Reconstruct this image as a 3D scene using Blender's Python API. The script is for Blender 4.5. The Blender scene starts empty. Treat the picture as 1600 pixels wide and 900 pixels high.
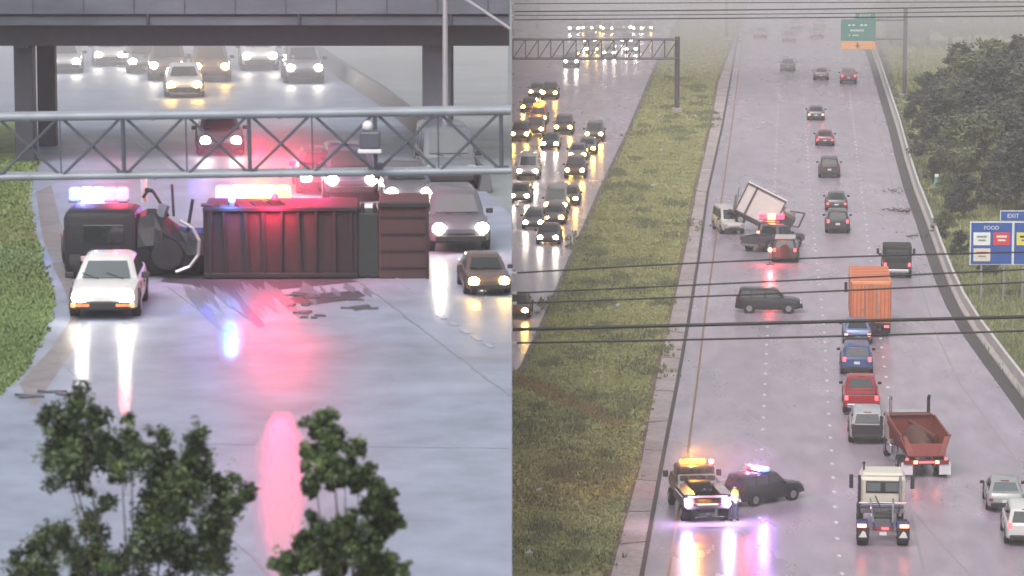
import bpy, bmesh, math, random
from mathutils import Vector, Matrix
R = math.radians
scene = bpy.context.scene
COL = scene.collection
random.seed(7)

# ------------------------------------------------------------------ camera
F = 5586.0                      # focal length in pixels of the 1600 px wide photograph
CAMZ = 35.0                     # camera height over the lower highway
PLZ = 20.6                      # height of the upper carriageway (left of the retaining wall)
PITCH = R(8.0)
cd = bpy.data.cameras.new('camera'); cam = bpy.data.objects.new('camera', cd); COL.objects.link(cam)
cam.location = (0, 0, CAMZ); cam.rotation_euler = (R(90) - PITCH, 0, 0)
cd.sensor_width = 36.0; cd.lens = F / 1600 * 36.0
cd.clip_start = 0.5; cd.clip_end = 9000
scene.camera = cam
cd.dof.use_dof = True; cd.dof.focus_distance = 320.0; cd.dof.aperture_fstop = 2.1; cd.dof.aperture_blades = 0

# ------------------------------------------------------------------ world, sun, exposure
SUN_EL, SUN_AZ = 52, 200
w = bpy.data.worlds.new('World'); scene.world = w; w.use_nodes = True
nt = w.node_tree; bg = nt.nodes['Background']
sky = nt.nodes.new('ShaderNodeTexSky'); sky.sky_type = 'NISHITA'; sky.sun_disc = False
sky.sun_elevation = R(SUN_EL); sky.sun_rotation = R(SUN_AZ)
sky.air_density = 1.0; sky.dust_density = 6.0; sky.ozone_density = 1.0
hs = nt.nodes.new('ShaderNodeHueSaturation'); hs.inputs['Saturation'].default_value = 0.22
nt.links.new(sky.outputs[0], hs.inputs['Color']); nt.links.new(hs.outputs[0], bg.inputs['Color'])
bg.inputs['Strength'].default_value = 0.13
sd = bpy.data.lights.new('sun', 'SUN'); sd.energy = 0.6; sd.angle = R(25); sd.color = (1, .97, .95)
sun = bpy.data.objects.new('sun', sd); COL.objects.link(sun)
sun.rotation_euler = (R(90 - SUN_EL), 0, R(180 - SUN_AZ))
vs = scene.view_settings
vs.view_transform = 'Standard'; vs.look = 'None'; vs.gamma = 1; vs.use_curve_mapping = False
vs.exposure = 0.50
scene.render.engine = 'CYCLES'
cy = scene.cycles
cy.use_denoising = True
cy.max_bounces = 6; cy.diffuse_bounces = 2; cy.glossy_bounces = 3; cy.transmission_bounces = 2
cy.volume_bounces = 1; cy.transparent_max_bounces = 6
cy.caustics_reflective = False; cy.caustics_refractive = False
cy.sample_clamp_indirect = 4.0

# ------------------------------------------------------------------ pixel of the photograph -> point on the ground
def ray(u, v):
    dx, dy, dz = (u - 800) / F, 1.0, -(v - 450) / F
    c, s = math.cos(PITCH), math.sin(PITCH)
    return Vector((dx, dy * c + dz * s, -dy * s + dz * c))
def P(u, v, z=None):
    if z is None: z = PLZ if u < 800 else 0.0
    d = ray(u, v); t = (z - CAMZ) / d.z
    return Vector((d.x * t, d.y * t, z))
def PD(u, v, D):                 # point on the pixel's ray at forward distance D
    d = ray(u, v); t = D / d.y
    return Vector((d.x * t, D, CAMZ + d.z * t))

# ------------------------------------------------------------------ materials
MATS = {}
def mat(name, col, rough=.5, metal=0., emit=None, es=0., var=.12, vscale=3., bump=0., coat=0., spec=.5, bscale=None):
    if name in MATS: return MATS[name]
    m = bpy.data.materials.new(name); m.use_nodes = True; t = m.node_tree; b = t.nodes['Principled BSDF']
    b.inputs['Roughness'].default_value = rough; b.inputs['Metallic'].default_value = metal
    b.inputs['Specular IOR Level'].default_value = spec
    b.inputs['Coat Weight'].default_value = coat; b.inputs['Coat Roughness'].default_value = .08
    tc = t.nodes.new('ShaderNodeTexCoord'); nz = t.nodes.new('ShaderNodeTexNoise')
    nz.inputs['Scale'].default_value = vscale; nz.inputs['Detail'].default_value = 5
    t.links.new(tc.outputs['Object'], nz.inputs['Vector'])
    mx = t.nodes.new('ShaderNodeMix'); mx.data_type = 'RGBA'
    mx.inputs[6].default_value = (*[c * (1 - var) for c in col], 1)
    mx.inputs[7].default_value = (*[min(1, c * (1 + var)) for c in col], 1)
    t.links.new(nz.outputs['Fac'], mx.inputs[0]); t.links.new(mx.outputs[2], b.inputs['Base Color'])
    if emit:
        b.inputs['Emission Color'].default_value = (*emit, 1); b.inputs['Emission Strength'].default_value = es
    if bump:
        n2 = t.nodes.new('ShaderNodeTexNoise'); n2.inputs['Scale'].default_value = bscale or vscale * 6
        t.links.new(tc.outputs['Object'], n2.inputs['Vector'])
        bp = t.nodes.new('ShaderNodeBump'); bp.inputs['Strength'].default_value = bump; bp.inputs['Distance'].default_value = .03
        t.links.new(n2.outputs['Fac'], bp.inputs['Height']); t.links.new(bp.outputs[0], b.inputs['Normal'])
    MATS[name] = m; return m

def ground_mat(name, cols, scales, rough, rvar=.1, bump=.15, bscale=8., stretch=(1, 1, 1), spec=.5, joint=None):
    """three-colour ground with large patches, fine grain and varied wetness"""
    m = bpy.data.materials.new(name); m.use_nodes = True; t = m.node_tree; b = t.nodes['Principled BSDF']
    tc = t.nodes.new('ShaderNodeNewGeometry'); mp = t.nodes.new('ShaderNodeMapping'); mp.inputs['Scale'].default_value = stretch
    t.links.new(tc.outputs['Position'], mp.inputs['Vector'])
    def noise(s, d=6, r=.6):
        n = t.nodes.new('ShaderNodeTexNoise'); n.inputs['Scale'].default_value = s; n.inputs['Detail'].default_value = d
        n.inputs['Roughness'].default_value = r
        t.links.new(mp.outputs[0], n.inputs['Vector']); return n
    a, c = noise(scales[0]), noise(scales[1])
    rp = t.nodes.new('ShaderNodeValToRGB'); e = rp.color_ramp.elements
    e[0].position = .32; e[0].color = (*cols[0], 1); e[1].position = .68; e[1].color = (*cols[2], 1)
    k = e.new(.5); k.color = (*cols[1], 1)
    t.links.new(a.outputs['Fac'], rp.inputs[0])
    mx = t.nodes.new('ShaderNodeMix'); mx.data_type = 'RGBA'; mx.blend_type = 'OVERLAY'; mx.inputs[0].default_value = .55
    t.links.new(rp.outputs[0], mx.inputs[6]); t.links.new(c.outputs['Fac'], mx.inputs[7])
    t.links.new(mx.outputs[2], b.inputs['Base Color'])
    mr = t.nodes.new('ShaderNodeMapRange'); mr.inputs['From Min'].default_value = .3; mr.inputs['From Max'].default_value = .7
    mr.inputs['To Min'].default_value = rough - rvar; mr.inputs['To Max'].default_value = rough + rvar
    rn = noise(scales[0] * 1.7); t.links.new(rn.outputs['Fac'], mr.inputs[0]); t.links.new(mr.outputs[0], b.inputs['Roughness'])
    b.inputs['Specular IOR Level'].default_value = spec
    bn = noise(bscale, 3); bp = t.nodes.new('ShaderNodeBump'); bp.inputs['Strength'].default_value = bump
    bp.inputs['Distance'].default_value = .02
    t.links.new(bn.outputs['Fac'], bp.inputs['Height']); t.links.new(bp.outputs[0], b.inputs['Normal'])
    return m

# ------------------------------------------------------------------ object helpers
class MB:
    """collects shapes and links them as ONE mesh object"""
    def __init__(s): s.bm = bmesh.new()
    def box(s, c, d, bev=0., rot=None, taper=None):
        m = Matrix.Translation(Vector(c))
        if rot: m = m @ Matrix.Rotation(R(rot[0]), 4, 'X') @ Matrix.Rotation(R(rot[1]), 4, 'Y') @ Matrix.Rotation(R(rot[2]), 4, 'Z')
        r = bmesh.ops.create_cube(s.bm, size=1.0)
        for v in r['verts']:
            tx = (taper[0] if taper and v.co.z > 0 else 1); ty = (taper[1] if taper and v.co.z > 0 else 1)
            v.co = m @ Vector((v.co.x * d[0] * tx, v.co.y * d[1] * ty, v.co.z * d[2]))
        if bev:
            es = list({e for v in r['verts'] for e in v.link_edges})
            bmesh.ops.bevel(s.bm, geom=es, offset=bev, segments=2, affect='EDGES', profile=.5)
        return s
    def cyl(s, a, b, r, n=12, r2=None):
        a, b = Vector(a), Vector(b); d = b - a
        q = d.to_track_quat('Z', 'Y').to_matrix().to_4x4()
        bmesh.ops.create_cone(s.bm, cap_ends=True, segments=n, radius1=r, radius2=r if r2 is None else r2, depth=d.length,
                              matrix=Matrix.Translation((a + b) / 2) @ q)
        return s
    def ball(s, c, r, n=8, sc=(1, 1, 1)):
        bmesh.ops.create_icosphere(s.bm, subdivisions=2, radius=r, matrix=Matrix.Translation(Vector(c)) @ Matrix.Diagonal((*sc, 1)))
        return s
    def loft(s, rings):
        vv = [[s.bm.verts.new(p) for p in r] for r in rings]; n = len(rings[0])
        for i in range(len(vv) - 1):
            for j in range(n):
                s.bm.faces.new((vv[i][j], vv[i][(j + 1) % n], vv[i + 1][(j + 1) % n], vv[i + 1][j]))
        s.bm.faces.new(vv[0]); s.bm.faces.new(list(reversed(vv[-1]))); return s
    def slab(s, pts, n, th):     # flat polygon given thickness th along n
        n = Vector(n).normalized()
        a = [s.bm.verts.new(Vector(p)) for p in pts]; b = [s.bm.verts.new(Vector(p) + n * th) for p in pts]; k = len(pts)
        s.bm.faces.new(a); s.bm.faces.new(list(reversed(b)))
        for i in range(k): s.bm.faces.new((a[i], b[i], b[(i + 1) % k], a[(i + 1) % k]))
        return s
    def build(s, name, m, parent=None, smooth=False, norm=True):
        if norm: bmesh.ops.recalc_face_normals(s.bm, faces=s.bm.faces)
        me = bpy.data.meshes.new(name); s.bm.to_mesh(me); s.bm.free()
        me.materials.append(m)
        if smooth:
            for p in me.polygons: p.use_smooth = True
            me.set_sharp_from_angle(angle=R(38))
        o = bpy.data.objects.new(name, me); COL.objects.link(o)
        if parent: o.parent = parent
        return o
def tag(o, label=None, cat=None, group=None, kind=None):
    if label: o['label'] = label
    if cat: o['category'] = cat
    if group: o['group'] = group
    if kind: o['kind'] = kind
    return o
def empty(name, loc=(0, 0, 0), rz=0., label=None, cat=None, group=None):
    o = bpy.data.objects.new(name, None); COL.objects.link(o); o.location = loc; o.rotation_euler = (0, 0, rz)
    o.empty_display_size = .3
    return tag(o, label, cat, group)
def copy_tree(o, parent=None):
    c = o.copy(); COL.objects.link(c); c.parent = parent
    for ch in [x for x in COL.objects if x.parent == o]: copy_tree(ch, c)
    return c
def text(s, size, loc, rot, m, parent, name='lettering', align='CENTER'):
    cu = bpy.data.curves.new(name, 'FONT'); cu.body = s; cu.size = size; cu.extrude = .008; cu.align_x = align; cu.align_y = 'CENTER'
    t = bpy.data.objects.new(name, cu); COL.objects.link(t)
    bpy.context.view_layer.update()
    me = bpy.data.meshes.new_from_object(t.evaluated_get(bpy.context.evaluated_depsgraph_get()))
    bpy.data.objects.remove(t); me.materials.clear(); me.materials.append(m)
    o = bpy.data.objects.new(name, me); COL.objects.link(o); o.parent = parent; o.location = loc; o.rotation_euler = rot
    return o
def sheet(name, pts, z, m, label=None, parent=None, quads=False, grid=False):
    """flat ground polygon from photograph pixels (or world xy tuples when len 3)"""
    bm = bmesh.new(); vs_ = []
    for p in pts:
        q = Vector((p[0], p[1], 0)) if len(p) == 3 else P(*p)
        vs_.append(bm.verts.new((q.x, q.y, z)))
    if quads:                       # paired edges: short quads keep the surface exact
        n = len(vs_)
        for i in range(n // 2 - 1): bm.faces.new((vs_[i], vs_[i + 1], vs_[n - 2 - i], vs_[n - 1 - i]))
    elif grid:
        bm.clear(); (xa, ya), (xb, yb) = pts[0][:2], pts[2][:2]; sx = 1 if xb > xa else -1
        g = [0, 8, 16, 24, 32, 40, 60, 80, 110, 150, 220, 320, 500, 900, 1600, 3000]; xs = sorted(-q for q in g) if xa < -1 else g
        ys = [-300, -150, -50, 0, 30] + [40 + 12 * q for q in range(60)] + [800, 900, 1050, 1300, 1700, 2300, 3200, 4500, 6000]
        gv = [[bm.verts.new((x, y, z)) for x in xs] for y in ys]
        for i in range(len(ys) - 1):
            for j in range(len(xs) - 1): bm.faces.new((gv[i][j], gv[i][j + 1], gv[i + 1][j + 1], gv[i + 1][j]))
    else: bm.faces.new(vs_)
    bm.normal_update()
    for f in bm.faces:
        if f.normal.z < 0: f.normal_flip()
    bmesh.ops.triangulate(bm, faces=bm.faces)
    me = bpy.data.meshes.new(name); bm.to_mesh(me); bm.free(); me.materials.append(m)
    o = bpy.data.objects.new(name, me); COL.objects.link(o)
    if parent: o.parent = parent
    tag(o, label, kind='structure'); return o
def interp(pl, v):               # polyline [(u, v)...] sorted by v descending -> u at v, extrapolated
    pl = sorted(pl, key=lambda p: p[1])
    for i in range(len(pl) - 1):
        if v <= pl[i + 1][1] or i == len(pl) - 2:
            (a, va), (b, vb) = pl[i], pl[i + 1]
            return a + (b - a) * (v - va) / (vb - va)
def strip_pts(left, right, rows):
    return [(interp(left, v), v) for v in rows] + [(interp(right, v), v) for v in reversed(rows)]

# ------------------------------------------------------------------ ground, roads
grassL = ground_mat('wet grass', [(.20, .215, .08), (.29, .27, .12), (.38, .32, .175)], (.16, 2.2), .75, .1, .6, 14, spec=.25)
vergeM = ground_mat('verge turf', [(.14, .20, .07), (.20, .255, .105), (.26, .295, .15)], (.2, 2.2), .75, .1, .6, 14, spec=.25)
road_lo = ground_mat('wet grey highway concrete', [(.26, .215, .265), (.30, .245, .30), (.335, .275, .335)], (.09, .9), .29, .07, .015, 1.2,
                     (1, .25, 1))
road_up = ground_mat('wet blue grey asphalt', [(.20, .245, .32), (.23, .265, .345), (.26, .285, .37)], (.12, 1.1), .50, .06, .02, 1.5,
                     (.6, .5, 1))
conc = ground_mat('weathered concrete', [(.28, .22, .225), (.36, .30, .30), (.44, .38, .385)], (.35, 3.), .6, .1, .4, 9)
sheet('ground', [(0.0, -300, 0), (3000, -300, 0), (3000, 6000, 0), (0.0, 6000, 0)], -.03, grassL, 'wet grass ground around the lower highway', grid=True)
sheet('upper_ground', [(-3000, -300, 0), (-0.0, -300, 0), (-0.0, 6000, 0), (-3000, 6000, 0)], PLZ - .03,
      ground_mat('pale wet field', [(.15, .17, .18), (.20, .225, .235), (.25, .28, .29)], (.05, .6), .5, .1, .3, 5), 'pale wet ground around the upper highway', grid=True)
rows = [900 - 10 * i for i in range(-20, 91)] + [-10, -20, -40, -60, -100, -150, -200, -250, -290]
G_L = [(1046, 60), (1030, 92), (985, 200), (938, 300), (895, 400), (848, 510), (805, 600), (650, 900)]      # median, left edge
G_R = [(1150, 50), (1120, 130), (1108, 200), (1085, 300), (1068, 390), (1048, 480), (1020, 600), (998, 720), (950, 895)]
C_R = [(1154, 50), (1137, 150), (1128, 200), (1106, 300), (1092, 400), (1076, 500), (1058, 600), (1035, 720), (1003, 898)]
Y_L = [(1162, 50), (1143, 200), (1129, 300), (1115, 400), (1101, 500), (1089, 600), (1073, 720), (1045, 895)]
B_R = [(1352, 50), (1360, 78), (1371, 110), (1385, 155), (1399, 200), (1412, 250), (1427, 300), (1446, 350), (1463, 400), (1478, 440), (1496, 480),
       (1520, 520), (1560, 575), (1600, 628), (1700, 765), (1790, 895)]
def wallclip(pts): return [(max(801e0, u), v) for u, v in pts]
sheet('highway', strip_pts(C_R, B_R, rows), .012, road_lo, 'wet multi-lane highway with queued traffic', quads=True)
op = [P(interp(G_L, v), v, 0) for v in rows if interp(G_L, v) > 801]
sheet('opposing_carriageway', [(.005, p.y, 0) for p in op] + [(p.x, p.y, 0) for p in reversed(op)], .010, road_lo, 'wet opposing carriageway full of headlights', quads=True)
sheet('concrete_shoulder', strip_pts(G_R, C_R, [r for r in rows if r > -250]), .03, conc, 'cracked concrete drainage strip beside the median', quads=True)
edge_dirt = mat('dark mud along the edge', (.05, .042, .038), .6, var=.4, vscale=1.5)
def line_strip(name, pl, wpx_m, rws, z, m, label):
    """band of constant real width along a pixel polyline"""
    left, right = [], []
    for v in rws:
        p = P(interp(pl, v), v, 0 if pl[0][0] > 800 else PLZ); left.append((p.x - wpx_m / 2, p.y, 0)); right.append((p.x + wpx_m / 2, p.y, 0))
    return sheet(name, left + list(reversed(right)), z, m, label, quads=True)
r2 = [r for r in rows if -100 < r]
line_strip('shoulder_joint', C_R, .22, r2, .036, edge_dirt, 'dark joint between the shoulder and the asphalt')
line_strip('yellow_edge_line', Y_L, .13, r2, .016, mat('worn yellow brown paint', (.22, .12, .07), .5, var=.3, vscale=2), 'faded yellow edge line of the highway')
line_strip('median_edge', G_L, .5, [r for r in r2 if r < 610], .022, mat('dark wet gutter', (.07, .065, .065), .5, var=.4, vscale=2), 'dark gutter between median and opposing carriageway')
line_strip('median_margin', G_R, .35, r2, .034, mat('rusty soil', (.14, .09, .075), .8, var=.4, vscale=2), 'bare soil margin between grass and concrete')
E_L = [(1352, 100), (1372, 200), (1397, 300), (1426, 400), (1437, 440), (1462, 520), (1500, 600), (1547, 665), (1610, 750), (1700, 880)]
white = mat('white road paint', (.62, .62, .64), .4, var=.15, vscale=5)
faintw = mat('worn white road paint', (.27, .26, .27), .4, var=.2, vscale=3)
line_strip('right_edge_line', E_L, .12, [r for r in r2 if 100 <= r < 890], .016, faintw, 'faint white right edge line of the highway')
L3 = [(1444, 895), (1424, 805), (1400, 690), (1380, 560), (1362, 420), (1340, 250), (1322, 100)]
line_strip('lane_line', L3, .16, [r for r in r2 if 780 < r < 900], .016, faintw, 'white lane line behind the blue truck tractor')
line_strip('exit_line', [(1512, 895), (1470, 850), (1437, 812), (1425, 795)], .13, [r for r in r2 if 795 < r < 910], .017, faintw, 'diagonal white line on the lane right of the tractor')
D1 = [(1186, 887), (1186, 855), (1190, 710), (1197, 560), (1205, 400), (1212, 250), (1219, 100)]
D2 = [(1314, 886), (1309, 855), (1303, 770), (1298, 690), (1292, 605), (1289, 535), (1283, 470), (1275, 400), (1266, 300), (1259, 200), (1252, 100)]
mb = MB()
for pl, sp, v0 in ((D1, 3.0, 895), (D2, 3.0, 897), (L3, 3.0, 640)):
    y = P(1200, v0).y
    k = 0
    while y < 420:
        v = 450 + F * (math.tan(math.atan2(CAMZ, y) - PITCH)); u = interp(pl, v)
        x = P(u, v).x
        if not (pl is D1 and 330 < v < 520 and k % 2): mb.box((x, y, .022), (.16, .42, .03), rot=(0, 0, random.uniform(-4, 4)))
        y += sp * (2 if pl is D1 and v > 700 else 1.25); k += 1
tag(mb.build('lane_studs', white), 'white lane studs in dotted rows along the highway', kind='structure')
# cracks and slab joints of the concrete shoulder
mb = MB()
for v in [12, 40, 75, 110, 140, 175, 222, 262, 300, 345, 395, 440, 470, 520, 560, 610, 660, 705, 752, 802, 850]:
    a = P(interp(G_R, v) + 2, v + random.uniform(-2, 2)); b = P(interp(C_R, v) - 1, v + random.uniform(-4, 2)); n = 6
    for i in range(n):
        p = a.lerp(b, i / n); q = a.lerp(b, (i + 1) / n); p.y += random.uniform(-.12, .12); m_ = (p + q) / 2
        mb.box((m_.x, m_.y, .035), ((q - p).length, random.uniform(.04, .16), .012), rot=(0, 0, random.uniform(-12, 12)))
tag(mb.build('slab_joints', edge_dirt), 'dark joints and cracks across the concrete shoulder', kind='structure')

# upper carriageway (left)
VERGE = [(0, 612), (35, 580), (60, 535), (78, 495), (80, 465), (66, 415), (54, 370), (46, 335), (44, 300), (52, 272), (60, 250), (40, 200), (-30, 150)]
RB = [(440, 50), (490, 90), (545, 128), (600, 163), (700, 245), (760, 300), (799.5, 338)]
pu = [(799.9, 1100), (-300, 1100), (-300, 830), (-80, 690)] + VERGE + [(-200, 90), (-260, 20), (60, 20), (300, 5)] + RB + [(799.9, 345)]
sheet('upper_highway', pu, PLZ + .012, road_up, 'wet blue grey carriageway of the upper highway')
sheet('grass_verge', [(-80, 690)] + VERGE + [(-200, 150), (-400, 300), (-400, 700)], PLZ + .022, vergeM, 'curved green verge left of the white pickup')
sheet('shoulder_stain', [(30, 600), (80, 545), (110, 500), (104, 460), (84, 420), (66, 370), (56, 300), (80, 290), (100, 370), (112, 430), (135, 520), (100, 570), (50, 640)],
      PLZ + .016, ground_mat('pale shoulder', [(.17, .155, .165), (.2, .185, .19), (.24, .215, .215)], (.3, 2), .45, .08), 'pale concrete shoulder along the verge')

# retaining wall between the two levels (cast concrete, seen edge-on from here)
wall = empty('retaining_wall', (-.3, 300, 0), 0, 'tall concrete retaining wall carrying the upper highway above the lower one', 'wall')
MB().box((0, 0, (PLZ - .05) / 2 - 1), (.58, 1200, PLZ + 1.9)).build('wall_panel', conc, wall)

# ------------------------------------------------------------------ vehicles
def paint(name, col, rough=.36): return mat('paint ' + name, col, rough, .1, var=.22, vscale=1.6, coat=.35, bump=.10, bscale=9)
glass = mat('dark car glass', (.02, .025, .03), .08, spec=.9)
hglass = mat('sky lit car glass', (.10, .12, .13), .12, spec=.9)
rubber = mat('tyre rubber', (.018, .018, .02), .75); rimm = mat('wheel rim alloy', (.35, .35, .37), .35, .8)
dark = mat('black plastic trim', (.025, .024, .026), .55); chrome = mat('chrome', (.6, .6, .62), .2, .9)
steel = mat('grey galvanised steel', (.36, .37, .39), .42, .55, var=.2)
platem = mat('licence plate white', (.65, .66, .66), .4)
hl_w = mat('headlight white', (.9, .9, .9), .2, emit=(1, .90, .74), es=60)
hl_y = mat('headlight warm', (.9, .8, .5), .2, emit=(1, .58, .10), es=80)
hl_off = mat('headlight off', (.45, .46, .48), .15, .3)
tl_on = mat('tail light lit', (.6, .03, .03), .25, emit=(1, .10, .12), es=2.2)
tl_hot = mat('tail light braking', (.8, .1, .05), .25, emit=(1, .16, .08), es=9)
tl_off = mat('tail light dark', (.22, .015, .02), .25)
amber = mat('amber beacon lit', (.9, .45, .05), .3, emit=(1, .36, .03), es=5)
blue_e = mat('blue strobe lit', (.2, .3, 1), .3, emit=(.08, .14, 1), es=4)
red_e = mat('red strobe lit', (1, .1, .1), .3, emit=(1, .03, .08), es=3)
wht_e = mat('white strobe lit', (1, 1, 1), .3, emit=(.66, .70, 1), es=3.5)
yel_e = mat('yellow floodlight lit', (1, 1, .6), .3, emit=(1, .52, .03), es=5)

def glow(name, loc, col, watts, parent=None, r=.12):
    l = bpy.data.lights.new(name, 'POINT'); l.energy = watts; l.color = col; l.shadow_soft_size = r
    o = bpy.data.objects.new(name, l); COL.objects.link(o); o.location = loc
    if parent: o.parent = parent
    return o
CACHE = {}
def cached(key, fn, name, parent):
    if key in CACHE:
        o = bpy.data.objects.new(name, CACHE[key]); COL.objects.link(o); o.parent = parent; return o
    o = fn(); CACHE[key] = o.data; return o

def ring(y, hw, zb, zt):
    h = zt - zb
    half = [(hw * .80, zb), (hw * .97, zb + .10 * h), (hw, zb + .35 * h), (hw * .985, zb + .68 * h), (hw * .93, zb + .92 * h), (hw * .80, zt)]
    return [(x, y, z) for x, z in half] + [(-x, y, z) for x, z in reversed(half)]

SPEC = {
 'sedan': dict(L=4.7, W=.91, st=[(-2.35, .86, .38, .80), (-2.22, .94, .28, .97), (-1.6, 1, .23, 1.0), (0, 1, .2, .93), (1.0, 1, .2, .92), (1.8, .97, .22, .84), (2.18, .9, .28, .74), (2.35, .78, .36, .62)],
     cab=(-1.85, 1.05, -1.15, .30, .88, 1.44, .83, .62), wb=1.38, wr=.33, tl=(.80, .66), hl=(.66, .62), pillars=[-.4]),
 'suv': dict(L=4.8, W=.96, st=[(-2.4, .88, .42, 1.02), (-2.3, .95, .34, 1.12), (-1.7, 1, .28, 1.14), (0, 1, .26, 1.12), (1.0, 1, .26, 1.10), (1.9, .97, .3, 1.02), (2.25, .9, .36, .90), (2.4, .8, .44, .78)],
     cab=(-2.32, 1.15, -2.08, .45, 1.06, 1.78, .87, .70), wb=1.42, wr=.38, tl=(.80, 1.0), hl=(.70, .80), pillars=[-1.3, -.3]),
 'van': dict(L=5.2, W=1.0, st=[(-2.6, .92, .42, 1.15), (-2.5, .98, .32, 1.2), (-1.7, 1, .28, 1.2), (0, 1, .26, 1.2), (1.4, 1, .26, 1.18), (2.1, .97, .3, 1.1), (2.45, .9, .36, .98), (2.6, .8, .44, .82)],
     cab=(-2.55, 1.75, -2.45, .9, 1.15, 2.15, .92, .80), wb=1.55, wr=.38, tl=(.84, 1.0), hl=(.74, .85), pillars=[-1.2, .1]),
 'pickup': dict(L=5.7, W=1.0, st=[(-2.85, .92, .52, .80), (-2.75, .98, .42, .84), (-1.7, 1, .38, .86), (-.62, 1, .36, .86), (-.55, 1, .36, 1.18), (1.2, 1, .36, 1.16), (2.1, .97, .38, 1.10), (2.7, .92, .42, 1.0), (2.85, .85, .5, .86)],
     cab=(-.62, 1.45, -.45, .75, 1.14, 1.86, .90, .74), wb=1.78, wr=.41, tl=(.86, 1.0), hl=(.78, .86), pillars=[.15]),
}
def vehicle(kind, u, v, col, label, cat, name=None, rz=None, head=None, lights='tail', gl=glass, group=None, anchor='near', extras=None, cname=None, sc=1.0, z=None):
    """kind of body at pixel (u, v); v = the row where the nearest bumper meets the road"""
    s = SPEC[kind]; cn = cname or '%.2f%.2f%.2f' % col; pm = paint(cn, col)
    p = P(u, v, z)
    if rz is None: rz = HEAD
    if head == 'toward': rz = rz + math.pi
    L = s['L']
    if anchor == 'near':
        f = Vector((-math.sin(rz), math.cos(rz), 0)); sgn = 1 if f.y > 0 else -1
        ext = abs(f.y) * L / 2 + abs(f.x) * s['W']
        p = p + Vector((f.x / max(abs(f.y), .5) * sgn * 0, ext, 0)) + Vector((f.x * sgn * L / 2 * abs(f.y), 0, 0))
    t = empty(name or {'sedan': 'parked_sedan', 'suv': 'suv', 'van': 'van', 'pickup': 'pickup_truck'}[kind], p, rz, label, cat, group)
    t.scale = (sc, sc, sc)
    W = s['W']; y0, y1, r0, r1, zb, zt, hb, hr = s['cab']
    def body():
        m = MB(); m.loft([ring(y, W * a, b, c) for y, a, b, c in s['st']]); return m.build('body', pm, t, True)
    cached((kind, cn, 'body'), body, 'body', t)
    def cabin():
        m = MB()
        zm = (zb + zt) / 2
        def rr(z, k, ya, yb, hw): return [(hw, ya + .12, z), (hw, yb - .12, z), (hw * .8, yb, z), (-hw * .8, yb, z), (-hw, yb - .12, z), (-hw, ya + .12, z), (-hw * .8, ya, z), (hw * .8, ya, z)]
        m.loft([rr(zb - .05, 0, y0, y1, hb), rr(zt - .07, 0, r0 - .02, r1 + .02, hr + .02), rr(zt, 0, r0 + .12, r1 - .12, hr * .86)])
        return m.build('roof', pm, t, True)
    cached((kind, cn, 'roof'), cabin, 'roof', t)
    hh = zt - .07 - zb
    def lerp(a, b, k): return a + (b - a) * k
    def front(end):
        m = MB(); yb, yr = (y1, r1 + .02) if end > 0 else (y0, r0 - .02)
        k0, k1 = .14, .90
        a = (lerp(yb, yr, k0), lerp(zb, zt - .07, k0), lerp(hb, hr, k0) * .80); b = (lerp(yb, yr, k1), lerp(zb, zt - .07, k1), lerp(hb, hr, k1) * .80)
        n = Vector((0, end * hh, abs(yb - yr)))
        m.slab([(-a[2], a[0], a[1]), (a[2], a[0], a[1]), (b[2], b[0], b[1]), (-b[2], b[0], b[1])], n, .014)
        return m.build('windshield' if end > 0 else 'rear_window', gl, t)
    cached((kind, gl.name, 'ws'), lambda: front(1), 'windshield', t); cached((kind, gl.name, 'rw'), lambda: front(-1), 'rear_window', t)
    ys = [y0 + .12] + s['pillars'] + [y1 - .12]
    for sx in (-1, 1):
        for i in range(len(ys) - 1):
            def side(sx=sx, i=i):
                m = MB(); pts = []
                for k, yy, sh in ((.16, ys[i], .06), (.16, ys[i + 1], -.06), (.88, ys[i + 1], -.06), (.88, ys[i], .06)):
                    lo = lerp(y0 + .12, r0 + .12, k) + .06; hi = lerp(y1 - .12, r1 - .12, k) - .06
                    pts.append((sx * (lerp(hb, hr + .02, k)), min(hi, max(lo, yy + sh)), lerp(zb, zt - .07, k)))
                m.slab(pts, (sx * hh, 0, hb - hr), .012); return m.build('side_window', glass, t)
            cached((kind, 'sw', sx, i), side, 'side_window', t)
    for sx in (-1, 1):
        for yy in (-s['wb'], s['wb']):
            def wheel():
                m = MB(); r = s['wr']
                m.cyl((-.11, 0, 0), (.11, 0, 0), r, 20); m.cyl((-.125, 0, 0), (.125, 0, 0), r * .86, 20); return m.build('wheel', rubber, t, True)
            wh = cached((kind, 'wheel'), wheel, 'wheel', t); wh.location = (sx * (W - .10), yy, s['wr'])
            def rim():
                m = MB(); m.cyl((-.135, 0, 0), (.135, 0, 0), s['wr'] * .58, 14); return m.build('rim', rimm, wh)
            rm = cached((kind, 'rim'), rim, 'rim', wh)
            def arch():
                m = MB(); m.cyl((sx * (W - .2), 0, 0), (sx * (W + .004), 0, 0), s['wr'] * 1.17, 20); return m.build('wheel_arch', dark, t)
            ar = cached((kind, 'arch', sx), arch, 'wheel_arch', t); ar.location = (0, yy, s['wr'] + .03)
        # lamps
        tx, tz = s['tl']; tm = {'tail': tl_on, 'brake': tl_hot, 'head': tl_off, 'heady': tl_off, 'off': tl_off}[lights]
        def tl():
            m = MB(); m.box((sx * tx * W * .98, -L / 2 + .06, tz), (.20, .14, .26 if kind != 'sedan' else .16), .02); return m.build('tail_light', tm, t)
        cached((kind, tm.name, sx, 'tl'), tl, 'tail_light', t)
        hx, hz = s['hl']; hm = {'head': hl_w, 'heady': hl_y}.get(lights, hl_off)
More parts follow.
